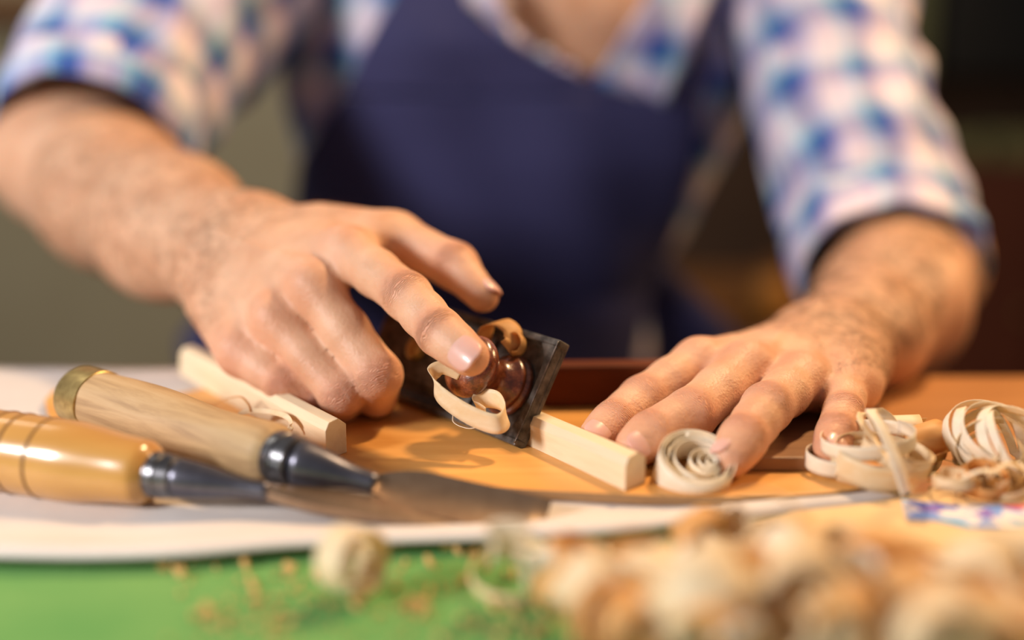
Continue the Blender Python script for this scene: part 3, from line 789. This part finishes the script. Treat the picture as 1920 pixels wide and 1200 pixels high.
for k, (px, py, lvl) in enumerate(spots):
    V, F = protos[k % 9]
    z = .012 + .016 * lvl
    pos = Z(px, py, z * .5) + ZA * (z * .5)
    if k < 9:
        o = build('heaped_shaving', V, F, [M_shav, M_shav2, M_shav, M_shav3, M_shav2, M_shav, M_shav2, M_shav, M_shav2][k], origin=(0, 0, 0)); protos[k] = (V, F); 
        if k == 0: heapo = []
        heapo.append(o)
    else:
        o = heapo[k % 9].copy(); C.objects.link(o)
    o.location = pos
    o.rotation_euler = (rng.normal() * .9, rng.normal() * .9, rng.random() * 6.28)
    s = .72 + .40 * rng.random(); o.scale = (s, s, s)
    hue = ['pale', 'amber', 'pale', 'cream', 'amber', 'pale', 'amber', 'pale', 'amber'][k % 9]
    zone = 'at the left end of the near heap' if px < 1330 else ('in the middle of the near heap' if px < 1640 else 'at the right end of the near heap')
    lay = 'low' if lvl < .33 else ('half-buried' if lvl < .66 else 'topmost')
    tag(o, 'blurred ' + lay + ' ' + hue + ' curled shaving ' + zone, 'wood shaving', lay + ' ' + hue + ' shavings ' + zone)
# fine crumbs on the cloth, under the heap
V, F = [], []
for k in range(700):
    if k < 260: p = Z(300 + rng.random() * 900, 1010 + rng.random() * 200, .0002)
    else: p = Z(1080 + rng.random() * 860, 1000 + rng.random() * 210, .0002)
    s = .0005 + .0016 * rng.random() ** 2; a_, b_, c_ = frame(rng.normal(size=3))
    v, f = box_v(p + ZA * s * .4, a_, b_, c_, s, s * .6, s * .3); n = len(V); V += v; F += [tuple(i + n for i in q) for q in f]
tag(build('sawdust', V, F, M_crumb, smooth=False), 'orange sawdust crumbs scattered over the green cloth', 'sawdust', kind='stuff')
# ------------------------------------------------------------------ the person
n_r = nrm(np.cross(K(450, 655, .515) - K(440, 478, .585), K(650, 470, .51) - K(440, 478, .585)))
if n_r @ FWD > 0: n_r = -n_r
wr = K(442, 478, .588)
mR = [(K(655, 470, .512), .0118), (K(588, 535, .503), .0118), (K(517, 598, .505), .0112), (K(452, 658, .512), .0104)]
fR = [[(K(652, 472, .512), .0120), (K(764, 556, .476), .0106), (K(826, 624, .455), .0099), (K(880, 668, .4435), .0086)],
      [(K(588, 538, .504), .0118), (K(708, 704, .487), .0110), (K(706, 742, .505), .0094), (K(700, 750, .522), .0085)],
      [(K(519, 600, .506), .0110), (K(640, 738, .489), .0100), (K(640, 757, .505), .0087), (K(650, 752, .520), .0080)],
      [(K(455, 662, .512), .0102), (K(535, 720, .500), .0090), (K(572, 742, .503), .0080), (K(595, 745, .513), .0074)]]
tR = [(K(610, 440, .562), .0140), (K(742, 447, .543), .0128), (K(852, 498, .524), .0108), (K(905, 555, .509), .0080)]
HR = make_hand(wr, .0335, mR, fR, tR, n_r, extra=[pr(K(500, 450, .58), K(690, 448, .535), .022, .0125, n_r, 1.2), pr(K(420, 560, .565), K(450, 640, .52), .020, .0125), pr(wr, K(500, 520, .55), .034, .026, n_r, 1.35)])
wl = K(1550, 648, .572)
mL = [(K(1310, 682, .506), .0118), (K(1400, 690, .494), .0120), (K(1503, 712, .488), .0115), (K(1585, 722, .492), .0100)]
n_l = nrm(np.cross(mL[0][0] - wl, mL[3][0] - wl))
if n_l[2] < 0: n_l = -n_l
fL = [[(mL[0][0], .0118), (K(1203, 750, .481), .0104), (K(1150, 793, .4655), .0093), (K(1117, 822, .457), .0080)],
      [(mL[1][0], .0120), (K(1292, 779, .457), .0110), (K(1222, 815, .446), .0097), (K(1190, 838, .440), .0083)],
      [(mL[2][0], .0114), (K(1437, 765, .454), .0104), (K(1394, 822, .435), .0094), (K(1370, 858, .4275), .0082)],
      [(mL[3][0], .0100), (K(1582, 775, .462), .0084), (K(1568, 812, .448), .0078), (K(1556, 842, .4395), .0070)]]
tL = [(K(1420, 700, .555), .014), (K(1330, 715, .54), .0125), (K(1270, 728, .525), .011), (K(1222, 745, .512), .009)]
HL = make_hand(wl, .027, mL, fL, tL, n_l, extra=[pr(wl, K(1480, 690, .52), .026, .018, n_l, 1.25), pr(K(1600, 680, .55), K(1600, 720, .50), .019, .013)])

eR = K(128, 292, .80); eL = K(1700, 492, .80)
sR = K(520, -150, .95); sL = K(1545, -130, .95)
armR = [pr(eR, K(215, 365, .735), .053, .0475), pr(K(215, 365, .735), K(320, 425, .665), .0475, .0415, n_r, 1.06), pr(K(320, 425, .665), wr, .0415, .034, n_r, 1.25), pr(sR, eR, .056, .047)]
armL = [pr(eL, K(1668, 578, .70), .053, .044), pr(K(1668, 578, .70), K(1612, 632, .625), .043, .032, n_l, 1.1), pr(K(1610, 628, .625), wl, .031, .026, n_l, 1.2), pr(K(1500, -130, .97), eL, .045, .046)]
neck = K(1085, -60, .98)
def at(x, y, z): return np.array([x, y, TZ + z])
torso = [pr(at(-.15, 1.07, .29), at(.19, 1.07, .29), .050, .050), pr(at(.03, 1.045, .22), at(.0, 1.11, .02), .105, .095), pr(at(-.06, 1.05, .2), at(.10, 1.05, .2), .09, .09), pr(at(.045, 1.03, .25), at(.065, 1.03, .25), .098, .098),
         pr(at(.05, 1.02, .30), at(.055, .97, .44), .060, .056), pr(at(.0, 1.12, .02), at(-.01, 1.18, -.15), .10, .11)]
hc = at(.058, .965, .575)
head = [pr(hc, hc, .088, .088, X, 1.14), pr(hc + at(0, -.02, -.05) * [1, 1, 1] - [0, 0, TZ], hc + np.array([0, -.055, -.075]), .055, .034), pr(hc + np.array([0, -.088, -.005]), hc + np.array([0, -.104, -.035]), .009, .012),
        pr(hc + np.array([-.078, .005, -.02]), hc + np.array([-.080, .012, .01]), .010, .014, X, 1.8), pr(hc + np.array([.078, .005, -.02]), hc + np.array([.080, .012, .01]), .010, .014, X, 1.8),
        pr(hc + np.array([-.03, -.075, .022]), hc + np.array([.03, -.075, .022]), .012, .012), pr(hc + np.array([-.016, -.088, -.055]), hc + np.array([.016, -.088, -.055]), .007, .007)]
BUMP = [(m, r, n_r) for m, r in mR[:3]]
def body_d(P):
    D = np.full(len(P), .5, np.float32)
    def add(fn, lo, hi, k):
        m = ((P > np.asarray(lo, np.float32)) & (P < np.asarray(hi, np.float32))).all(1)
        if m.any(): D[m] = smin(D[m], fn(P[m]), k)
    def bb(prs, e=.09):
        a = np.array([np.minimum(p[0], p[1]) - max(p[2], p[3]) for p in prs]).min(0) - e; b = np.array([np.maximum(p[0], p[1]) + max(p[2], p[3]) for p in prs]).max(0) + e; return a, b
    add(lambda Q: group_d(Q, armR, .03), *bb(armR), .001); add(lambda Q: group_d(Q, armL, .03), *bb(armL), .001)
    add(lambda Q: group_d(Q, torso, .05), *bb(torso), .03); add(lambda Q: group_d(Q, head, .02), *bb(head), .02)
    add(HR.d, HR.lo, HR.hi, .016); add(HL.d, HL.lo, HL.hi, .016)
    return D
H_ = 0.00155
V, F = surface_nets(body_d, at(-.50, .36, -.30), at(.52, 1.35, .68), H_)
# light relaxing of the voxel steps
E = np.concatenate([F[:, [0, 1]], F[:, [1, 2]], F[:, [2, 3]], F[:, [3, 0]]])
def relax(V, w):
    S = np.zeros_like(V); n = np.zeros(len(V))
    for k in range(3):
        S[:, k] = np.bincount(E[:, 0], V[E[:, 1], k], len(V)) + np.bincount(E[:, 1], V[E[:, 0], k], len(V))
    n = np.bincount(E[:, 0], minlength=len(V)) + np.bincount(E[:, 1], minlength=len(V))
    return V + w * (S / n[:, None] - V)
for _ in range(6): V = relax(V, .55); V = relax(V, -.50)
# normals
def vnormals(V, F):
    n = np.cross(V[F[:, 2]] - V[F[:, 0]], V[F[:, 3]] - V[F[:, 1]]); S = np.zeros_like(V)
    for k in range(3):
        for j in range(4): S[:, k] += np.bincount(F[:, j], n[:, k], len(V))
    return S / (np.linalg.norm(S, axis=1)[:, None] + 1e-12)
VN = vnormals(V, F)
cen = np.array(hc)
if np.mean(((V - V.mean(0)) * VN).sum(1)) < 0: F = F[:, ::-1]; VN = -VN
# attributes
jt = np.zeros(len(V)); jm = np.zeros(len(V)); red = np.zeros(len(V)); hair = np.zeros(len(V))
def joint(J, prev, nxt, r, n, amp=1.0, wid=.0042):
    axd = nrm(np.asarray(nxt) - prev); out = np.asarray(J) - (np.asarray(prev) + nxt) / 2
    dors = nrm(n * .012 + out * 1.2); dors = nrm(dors - axd * (dors @ axd))
    q = V - J; dd = np.linalg.norm(q, axis=1); m = dd < r + .010
    qa = q[m] @ axd; qd = (q[m] @ dors) / (np.linalg.norm(q[m] - np.outer(qa, axd), axis=1) + 1e-9)
    mask = np.exp(-(qa / wid) ** 2) * np.clip((qd - .2) / .5, 0, 1) * np.clip((r + .004 - np.linalg.norm(q[m] - np.outer(qa, axd), axis=1)) / .002, 0, 1) * amp
    idx = np.where(m)[0]; up_ = mask > jm[idx]; jt[idx[up_]] = qa[up_] * 1000; jm[idx] = np.maximum(jm[idx], mask)
    red[idx] = np.maximum(red[idx], np.exp(-(qa / .008) ** 2) * np.clip(qd, 0, 1) * .45 * np.clip((r + .006 - np.linalg.norm(q[m] - np.outer(qa, axd), axis=1)) / .003, 0, 1))
for H, n in ((HR, n_r), (HL, n_l)):
    for f in H.pts:
        joint(f[1][0], f[0][0], f[2][0], f[1][1], n, .8, .0050); joint(f[2][0], f[1][0], f[3][0], f[2][1], n, 1.0, .0036)
        d = np.linalg.norm(V - f[0][0], axis=1); red[:] = np.maximum(red, .55 * np.exp(-(d / .013) ** 2))
        d = np.linalg.norm(V - f[3][0], axis=1); red[:] = np.maximum(red, .40 * np.exp(-(d / .010) ** 2))
    f = H.thumb_pts; joint(f[2][0], f[1][0], f[3][0], f[2][1], n, .8)
def segmask(a, b, rad):
    ab = b - a; t = np.clip(((V - a) @ ab) / (ab @ ab), 0, 1); return np.linalg.norm(V - a - t[:, None] * ab, axis=1) < rad
h1 = segmask(K(215, 365, .735), K(500, 500, .56), .055); hair[h1] = .55
hair = hair * np.clip((n_r @ VN.T) * 1.2 + .55, 0, 1)
h2 = segmask(eL, K(1470, 665, .53), .05); hair[h2] = np.maximum(hair[h2], .9 * np.clip((VN[h2] @ n_l) * 1.2 + .4, 0, 1))
# fade towards the fingers
for c_, h in ((K(560, 540, .51), 1), (K(1390, 700, .49), 1)):
    d = np.linalg.norm(V - c_, axis=1); hair *= np.clip((d - .03) / .05, 0, 1)
# dorsal veins
def vein(pts, n, hgt=.0007, w=.0022):
    p = spline(pts, 40)
    box = ((V > p.min(0) - .025) & (V < p.max(0) + .025)).all(1); idx = np.where(box)[0]
    dm = np.full(len(idx), 9.)
    for q in p: dm = np.minimum(dm, np.linalg.norm((V[idx] - q) - np.outer((V[idx] - q) @ n, n), axis=1))
    wgt = np.exp(-(dm / w) ** 2) * np.clip(VN[idx] @ n * 1.6 - .4, 0, 1); V[idx] += np.outer(wgt * hgt, n)
vein([K(400, 440, .6), K(470, 480, .56), K(540, 500, .53), K(615, 520, .51)], n_r)
vein([K(380, 500, .6), K(450, 545, .55), K(490, 590, .52)], n_r)
vein([K(1560, 620, .58), K(1480, 650, .54), K(1440, 690, .50)], n_l)
person = build('person', V, F.astype(np.int32), M_skin, origin=(0.02, 1.08, TZ - .30), attrs={'jt': jt, 'jm': jm, 'red': red, 'hair': hair})
tag(person, 'person in plaid shirt and navy apron leaning over the bench, pushing the plane', 'person')

def nail(c, r, axd, dors, w, ln, off=0.0, name='fingernail'):
    axd = nrm(axd); dors = nrm(np.asarray(dors) - axd * (np.asarray(dors) @ axd)); side = np.cross(axd, dors)
    nu, nv_ = 17, 19; top, bot = [], []
    phm = w / 2 / r
    for i in range(nv_):
        s = i / (nv_ - 1) * 2 - 1
        for j in range(nu):
            u = j / (nu - 1) * 2 - 1
            # superellipse disc mapping keeps the outline round
            wx = math.copysign(1, s) * abs(s); k = (1 - abs(wx) ** 2.5) ** (1 / 2.5) if abs(wx) < 1 else 0.0
            k = max(k, .35 if s > .9 else 0.02)
            ph = u * phm * k; ss = s * ln / 2 + off + r * .15
            rr = r + .00055 - .0009 * (max(0, s) ** 2) - .0007 * (max(0, -s) ** 6)
            p = np.asarray(c) + axd * ss + (dors * math.cos(ph) + side * math.sin(ph)) * rr
            top.append(p); bot.append(p - dors * .0012)
    V2 = top + bot; F2 = []; n = len(top)
    for i in range(nv_ - 1):
        for j in range(nu - 1):
            a = i * nu + j; F2.append((a, a + 1, a + nu + 1, a + nu)); F2.append((n + a + nu, n + a + nu + 1, n + a + 1, n + a))
    ring = list(range(nu)) + [i * nu + nu - 1 for i in range(1, nv_)] + [(nv_ - 1) * nu + j for j in range(nu - 2, -1, -1)] + [i * nu for i in range(nv_ - 2, 0, -1)]
    for a, b in zip(ring, ring[1:] + ring[:1]): F2.append((b, a, n + a, n + b))
    return build(name, V2, F2, M_nail, person)
def fn(f, dors, w=None, ln=.012, off=0.):
    c, r = f[3]; nail(c, r, c - f[2][0], dors, w or r * 1.55, ln, off)
fn(fR[0], K(878, 665, .40) - K(880, 668, .4435) + UP * -.002, .0158, .0142, .0006)
fn(tR, UP * .6 - FWD * .3 + RIGHT * .75, .0115, .0100)
fn(fL[0], -FWD * .8 - RIGHT * .3 + UP * .1, .012, .0105); fn(fL[1], -FWD * .75 + RIGHT * .2 + UP * .25, .0115, .0100, .001); fn(fL[2], -RIGHT * .62 - FWD * .25 + UP * .6, .0105, .0100, -.0010); fn(fL[3], -FWD * .9 + UP * .1, .0095, .009)

# short dark arm hair: curves would be lost in the blur, a light mesh of fine hairs
def hairs(count, segs, n, lo, hi, mask_fn):
    idx = np.where(mask_fn())[0]; pick = rng.choice(idx, count)
    Vh, Fh = [], []
    for i in pick:
        p = V[i]; nn = VN[i]; t = nrm(segs + rng.normal(size=3) * .35); t = nrm(t - nn * (t @ nn)); l = lo + (hi - lo) * rng.random(); s = nrm(np.cross(nn, t)) * .00007
        b = len(Vh); q = p + t * l * .5 + nn * l * .22; e = p + t * l + nn * l * .30
        Vh += [p - s, p + s, q - s * .8, q + s * .8, e]; Fh += [(b, b + 1, b + 3, b + 2), (b + 2, b + 3, b + 4)]
    return Vh, Fh
va, fa = hairs(3600, nrm(wr - eR), n_r, .004, .010, lambda: (hair > .22) & h1)
vb, fb = hairs(4200, nrm(wl - eL), n_l, .004, .011, lambda: (hair > .25) & h2)
vh, fh = join([(va, fa), (vb, fb)])
o = build('arm_hair', vh, fh, M_hair, person); o['kind'] = 'stuff'

if np.isnan(V).any(): print('NAN in body')
# ---- hair on the head
def cap_d(P): return np.maximum(group_d(P, [pr(hc + np.array([0, .006, .012]), hc + np.array([0, .006, .012]), .094, .094, X, 1.13)], .01), -(np.asarray(P)[:, 2] - (TZ + .575) + (np.asarray(P)[:, 1] - .965) * .55) * .8)
Vc, Fc = surface_nets(cap_d, hc - .13, hc + .13, .004); build('hair', Vc, Fc.astype(np.int32), M_black_hair, person)

# ---- clothes
def clothtube(pts, radii, nu=110, nv=90, amp=.006, seed=0, ell=None, freq=1.0, uv0=(0, 0), spiral=3.0, ends=True, th=.0018):
    pth = spline(pts, nv); nv = len(pth)
    tt = np.linspace(0, 1, nv); rad = np.interp(tt, np.linspace(0, 1, len(radii)), radii)
    T = np.gradient(pth, axis=0); T /= np.linalg.norm(T, axis=1)[:, None]
    u = frame(T[0], (1, 0, .2))[1]; Vt, UVt = [], []; s = 0
    rows = []
    for i in range(nv):
        u = nrm(u - T[i] * (u @ T[i])); v = np.cross(T[i], u)
        if i: s += np.linalg.norm(pth[i] - pth[i - 1])
        row = []
        for k in range(nu + 1):
            th_ = 2 * math.pi * (k % nu) / nu
            nz = mnoise.noise(Vector((math.cos(th_) * 1.6 + seed, math.sin(th_) * 1.6, s * 9 * freq)))
            nz2 = math.sin(th_ * 2 + s * 60 * freq + 3 * nz + seed) * .6 + math.sin(s * 95 * freq + th_ * spiral + 4 * nz) * .5
            nz3 = mnoise.noise(Vector((math.cos(th_) * 3.5 - seed, math.sin(th_) * 3.5, s * 26 * freq)))
            d = amp * (nz * 1.3 + nz2 * .45 + nz3 * .8)
            e = ell(tt[i], th_) if ell else 1
            r = rad[i] * e + d
            row.append((pth[i] + (u * math.cos(th_) + v * math.sin(th_)) * r, (uv0[0] + th_ / (2 * math.pi) * .42 * round(1) if k < nu else uv0[0] + .42, uv0[1] + s)))
        rows.append(row)
    for inner in (0, 1):
        for i, row in enumerate(rows):
            for p, q in row:
                c = pth[i]; Vt.append(p if not inner else p - nrm(p - c) * th); UVt.append(q)
    n1 = nu + 1; off = nv * n1; Ft = []
    for i in range(nv - 1):
        for k in range(nu):
            a = i * n1 + k; Ft.append((a, a + 1, a + n1 + 1, a + n1)); Ft.append((off + a + n1, off + a + n1 + 1, off + a + 1, off + a))
    for i in (0, nv - 1):
        for k in range(nu):
            a = i * n1 + k; q = (a, off + a, off + a + 1, a + 1); Ft.append(q if i == 0 else q[::-1])
    return Vt, Ft, UVt
shirt_parts = []
V2, F2, U2 = clothtube([K(600, -210, 1.0), K(470, -90, .93), K(330, 40, .87), K(235, 155, .82), K(190, 232, .79), K(172, 275, .772)], [.085, .088, .084, .078, .072, .068], amp=.0065, seed=3.1)
shirt = build('shirt_sleeve', V2, F2, M_plaid, person, uv=U2)
V2, F2, U2 = clothtube([K(196, 215, .795), K(184, 248, .782), K(170, 280, .770)], [.074, .074, .069], nv=24, amp=.003, seed=5, uv0=(.02, .03)); build('rolled_cuff', V2, F2, M_plaid, person, uv=U2)
V2, F2, U2 = clothtube([K(1480, -230, 1.0), K(1530, -80, .94), K(1545, 90, .90), K(1588, 260, .86), K(1635, 400, .825), K(1655, 480, .795), K(1668, 525, .768)], [.080, .078, .070, .068, .068, .067, .063], amp=.0065, seed=9.4, uv0=(.013, .0))
build('shirt_sleeve', V2, F2, M_plaid, person, uv=U2)
V2, F2, U2 = clothtube([K(1648, 455, .806), K(1658, 492, .787), K(1669, 530, .764)], [.070, .069, .064], nv=24, amp=.003, seed=1.5, uv0=(.01, .05)); build('rolled_cuff', V2, F2, M_plaid, person, uv=U2)

# torso surface (world x,z -> y)
def tor(z):
    zs = [-.45, -.15, -.03, .1, .2, .3, .36]
    cx = np.interp(z, zs, [-.03, -.038, -.038, .0, .004, .015, .03]); hw = np.interp(z, zs, [.21, .19, .185, .215, .220, .21, .15])
    cy = np.interp(z, zs, [1.17, 1.15, 1.13, 1.08, 1.05, 1.05, 1.06]); hd = np.interp(z, zs, [.16, .15, .145, .145, .142, .13, .10]); return cx, cy, hw, hd
def front(x, z, off=0):
    cx, cy, hw, hd = tor(z); u = min(1, abs((x - cx) / (hw + off)) ** 2.4); return cy - (hd + off) * (1 - u) ** (1 / 2.4)
def onfront(px, py, off=0):
    d = .92
    for _ in range(12):
        p = K(px, py, d); yy = front(p[0], p[2] - TZ, off); d += (yy - p[1]) * .8
    return K(px, py, d)
from mathutils.geometry import tessellate_polygon
def inpoly(x, z, poly):
    c = False; n = len(poly)
    for i in range(n):
        x1, z1 = poly[i]; x2, z2 = poly[(i + 1) % n]
        if (z1 > z) != (z2 > z) and x < (x2 - x1) * (z - z1) / (z2 - z1) + x1: c = not c
    return c
# shirt body loft with a V opening at the neck
nu, nz = 200, 120; zz = np.linspace(-.32, .37, nz); Vt, UVt, keep = [], [], []
vpoly = [(p[0], p[2]) for p in (onfront(870, -90), onfront(890, -10), onfront(985, 75), onfront(1105, 150), onfront(1180, 90), onfront(1255, -10), onfront(1275, -90))]
for i, z in enumerate(zz):
    cx, cy, hw, hd = tor(z)
    for k in range(nu + 1):
        th = 2 * math.pi * k / nu; ct, st = math.cos(th), math.sin(th)
        e = (abs(ct) ** 2.4 + abs(st) ** 2.4) ** (-1 / 2.4)
        dn = .005 * mnoise.noise(Vector((ct * 3, st * 3, z * 9))) + .003 * math.sin(z * 50 + ct * 7) * abs(ct)
        Vt.append((cx + (hw + dn) * ct * e, cy + (hd + dn) * st * e, TZ + z)); UVt.append((th * .19, z + .02 * ct))
Ft = []
for i in range(nz - 1):
    for k in range(nu):
        a = i * (nu + 1) + k; c = np.mean([Vt[a], Vt[a + nu + 2]], 0)
        if c[1] < 1.05 and inpoly(c[0], c[2], vpoly): continue
        Ft.append((a, a + 1, a + nu + 2, a + nu + 1))
o = build('shirt_body', Vt, Ft, M_plaid, person, uv=UVt); s = o.modifiers.new('s', 'SOLIDIFY'); s.thickness = .002; s.offset = -1

def patch(name, poly_px, off, mt, res=.004, bulge=None, uvs=1.0, thick=.0025):
    poly3 = [onfront(a, b, off) for a, b in poly_px]; poly = [(p[0], p[2]) for p in poly3]
    xs = [p[0] for p in poly]; zs = [p[1] for p in poly]; x0, x1, z0, z1 = min(xs), max(xs), min(zs), max(zs)
    nx = int((x1 - x0) / res) + 2; nz_ = int((z1 - z0) / res) + 2
    gx = np.linspace(x0, x1, nx); gz = np.linspace(z0, z1, nz_)
    # snap every row's ends onto the outline so the cut edge is smooth
    Vp, Up, Fp = [], [], []
    M = 60
    for z in np.linspace(z0 + 1e-4, z1 - 1e-4, nz_):
        cr = []
        for i in range(len(poly)):
            (xa, za), (xb, zb_) = poly[i], poly[(i + 1) % len(poly)]
            if (za > z) != (zb_ > z): cr.append(xa + (xb - xa) * (z - za) / (zb_ - za))
        cr.sort(); a, b = cr[0], cr[-1]
        rows_.append((a, b, cr)) if False else None
        for k in range(M + 1):
            x = a + (b - a) * k / M
            y = front(x, z - TZ, off) + (bulge(x, z - TZ) if bulge else 0)
            Vp.append((x, y, z)); Up.append((x, z))
    for i in range(nz_ - 1):
        for k in range(M):
            a = i * (M + 1) + k; Fp.append((a, a + 1, a + M + 2, a + M + 1))
    o = build(name, Vp, Fp, mt, person, uv=Up); s = o.modifiers.new('s', 'SOLIDIFY'); s.thickness = thick; s.offset = 0; return o
fold = lambda x, z: .004 * math.sin(x * 55 + z * 18) * math.exp(-((z - .08) / .15) ** 2) + .003 * math.sin(x * 24 - z * 30)
# apron: bib rows from the top edge down; skirt spreads over the lap
bib = [(775, -5), (860, -5), (938, 60), (1010, 108), (1112, 152), (1200, 176), (1262, 178), (1308, 132), (1330, 60), (1352, 60), (1335, 150), (1312, 260), (1296, 340), (1262, 450), (1215, 560), (1200, 700), (560, 700), (548, 480), (562, 310)]
# cut in two rows where the outline has several spans: lower bib body plus upper corners
bodyp = [(640, 180), (1312, 180), (1296, 340), (1262, 450), (1215, 560), (1190, 700), (1190, 760), (470, 760), (500, 600), (545, 430), (562, 310)]
apron = patch('apron', bodyp, .010, M_apron, bulge=fold)
patch('apron_bib_corner', [(640, 180), (775, -70), (850, -60), (880, 8), (938, 60), (1010, 108), (1112, 152), (1200, 182)], .0098, M_apron, bulge=fold)
patch('apron_bib_corner', [(1160, 182), (1230, 172), (1270, 160), (1308, 112), (1322, 20), (1322, -70), (1350, -70), (1350, 40), (1335, 120), (1312, 184)], .0096, M_apron, bulge=fold)
# skirt of the apron over the lap: broad draped sheet below bench height
Vs, Fs = [], []
for i in range(26):
    t = i / 25; z = .03 - .40 * t
    for k in range(61):
        u = k / 60 * 2 - 1; hw = .17 + .13 * min(1, t * 3.2); cxs = -.055
        Vs.append((cxs + u * hw, 1.025 - .02 * math.cos(u * 1.3) + .10 * t - .012 * math.sin(u * 14 + t * 3) + .06 * u * u, TZ + z))
for i in range(25):
    for k in range(60):
        a = i * 61 + k; Fs.append((a, a + 1, a + 62, a + 61))
o = build('apron_skirt', Vs, Fs, M_apron, person); s = o.modifiers.new('s', 'SOLIDIFY'); s.thickness = .003
# collar flaps
def flap(poly3, mt, name, rows=12, cols=14):
    (a, b, c, d) = [np.asarray(p) for p in poly3]; Vf, Uf, Ff = [], [], []
    for i in range(rows + 1):
        for j in range(cols + 1):
            s, t = i / rows, j / cols; p = (a * (1 - t) + b * t) * (1 - s) + (d * (1 - t) + c * t) * s
            p = p - FWD * (.012 * math.sin(s * math.pi) + .004) + UP * .004 * math.sin(t * 5); Vf.append(p); Uf.append((p[0] * .9 + .01, p[2] * .9))
    for i in range(rows):
        for j in range(cols):
            q = i * (cols + 1) + j; Ff.append((q, q + 1, q + cols + 2, q + cols + 1))
    o = build(name, Vf, Ff, mt, person, uv=Uf); s = o.modifiers.new('s', 'SOLIDIFY'); s.thickness = .003; return o
flap([onfront(1250, -60, .02), onfront(1345, -60, .02), onfront(1243, 188, .022), onfront(1128, 132, .018)], M_plaid, 'collar_flap')
flap([onfront(840, -70, .016), onfront(905, -60, .018), onfront(962, 66, .018), onfront(880, 10, .016)], M_plaid, 'collar_flap')

# trousers: thighs under the bench
tr = [pr(at(-.10, 1.12, -.28), at(-.16, .78, -.24), .095, .075), pr(at(.08, 1.12, -.28), at(.15, .78, -.24), .095, .075), pr(at(-.16, .78, -.24), at(-.16, .80, -.66), .070, .055), pr(at(.15, .78, -.24), at(.15, .80, -.66), .070, .055), pr(at(-.08, 1.14, -.24), at(.06, 1.14, -.24), .13, .13)]
Vc, Fc = surface_nets(lambda P: group_d(P, tr, .04), at(-.35, .55, -.749), at(.35, 1.35, -.02), .012); build('trousers', Vc, Fc.astype(np.int32), M_trouser, person)

# stool that carries the person
st = empty('stool', (-.01, 1.14, 0)); tag(st, 'wooden stool under the person', 'stool')
V2, F2 = lathe((-.01, 1.14, TZ - .405), (-.01, 1.14, TZ - .37), [(0, .165), (.004, .17), (.03, .17), (.034, .165)], 48); build('seat', V2, F2, M_bench, st)
for k in range(4):
    a = math.pi / 4 + k * math.pi / 2; c, s = math.cos(a), math.sin(a)
    V2, F2 = lathe((-.01 + c * .17, 1.14 + s * .17, 0), (-.01 + c * .12, 1.14 + s * .12, TZ - .40), [(0, .014), (.35, .018)], 16); build('leg', V2, F2, M_bench, st)

# ------------------------------------------------------------------ workshop behind, out of focus
M_door = noisy('oxblood_cabinet', (0.11, 0.026, 0.012), (0.15, 0.038, 0.018), .6, 4)
M_moss = noisy('moss_panel', (0.22, 0.22, 0.09), (0.26, 0.26, 0.12), .9, 5)
M_black = mat('dark_glass', (0.02, 0.018, 0.014), .4)
M_amber = noisy('amber_wood', (0.42, 0.17, 0.02), (0.5, 0.22, 0.03), .5, 12)
M_umber = noisy('umber_wood', (0.15, 0.06, 0.015), (0.2, 0.085, 0.02), .6, 8)
def bgbox(name, px0, px1, py0, py1, d, depth, mt, label, cat, floor=False, door=False):
    a = K(px0, py0, d); b = K(px1, py1, d); y = (a[1] + b[1]) / 2; z0 = 0 if floor else min(a[2], b[2])
    t = empty(name, ((a[0] + b[0]) / 2, y, z0)); tag(t, label, cat)
    V2, F2 = wbox(a[0], b[0], y, y + depth, z0, max(a[2], b[2])); o = build('carcass', V2, F2, mt, t, smooth=False); bevel(o, .006)
    if door:
        w = (b[0] - a[0]); zt = max(a[2], b[2])
        for k in range(door):
            x0 = a[0] + w * k / door + .012; x1 = a[0] + w * (k + 1) / door - .012
            V2, F2 = wbox(x0, x1, y - .018, y + .001, z0 + .05, zt - .03); dd = build('door', V2, F2, mt, t, smooth=False); bevel(dd, .004)
            V2, F2 = lathe((x1 - .03, y - .035, (z0 + zt) / 2), (x1 - .03, y - .015, (z0 + zt) / 2), [(0, .009), (.004, .012), (.018, .006)], 16); build('knob', V2, F2, M_brass, dd)
    return t
bgbox('tall_cabinet', 1742, 2150, 305, 800, 2.7, .4, M_door, 'tall dark oxblood cabinet in the blurred far right of the workshop', 'cabinet', True, 2)
bgbox('low_cabinet', 1060, 1530, 565, 800, 2.0, .4, M_umber, 'low brown wooden cabinet blurred behind the left sleeve', 'cabinet', True, 2)
bgbox('wall_board', 1560, 1752, -160, 150, 3.0, .04, M_moss, 'moss green panel on the wall beyond the right shoulder', 'panel')
bgbox('dark_window_cabinet', 1775, 2100, -160, 140, 3.0, .1, M_black, 'black framed glass case high on the far right wall', 'case')
bgbox('storage_box', 1790, 1850, 255, 303, 2.72, .15, M_moss, 'small olive box on the tall dark cabinet', 'box')
bgbox('storage_box', 1870, 1960, 250, 303, 2.72, .15, M_moss, 'wider olive box at the right end of the tall dark cabinet', 'box')
bgbox('wall_shelf', -100, 205, -20, 36, 3.0, .12, M_umber, 'brown shelf board blurred at the top left', 'shelf')
bgbox('wooden_crate', 110, 205, -60, 62, 2.9, .10, M_umber, 'brown crate hung under the shelf at the top left', 'crate')
a = K(1455, 552, 1.95)
j = empty('amber_jar', (a[0], a[1], 0 + a[2] - .06)); tag(j, 'amber jar on the low brown cabinet', 'jar')
V2, F2 = lathe(a - ZA * .05, a + ZA * .05, [(0, .03), (.005, .036), (.07, .036), (.085, .022), (.095, .022)], 32); build('jar_body', V2, F2, M_amber, j)
V2, F2 = lathe(a + ZA * .045, a + ZA * .06, [(0, .025), (.012, .025), (.014, .022)], 32); build('lid', V2, F2, M_umber, j)
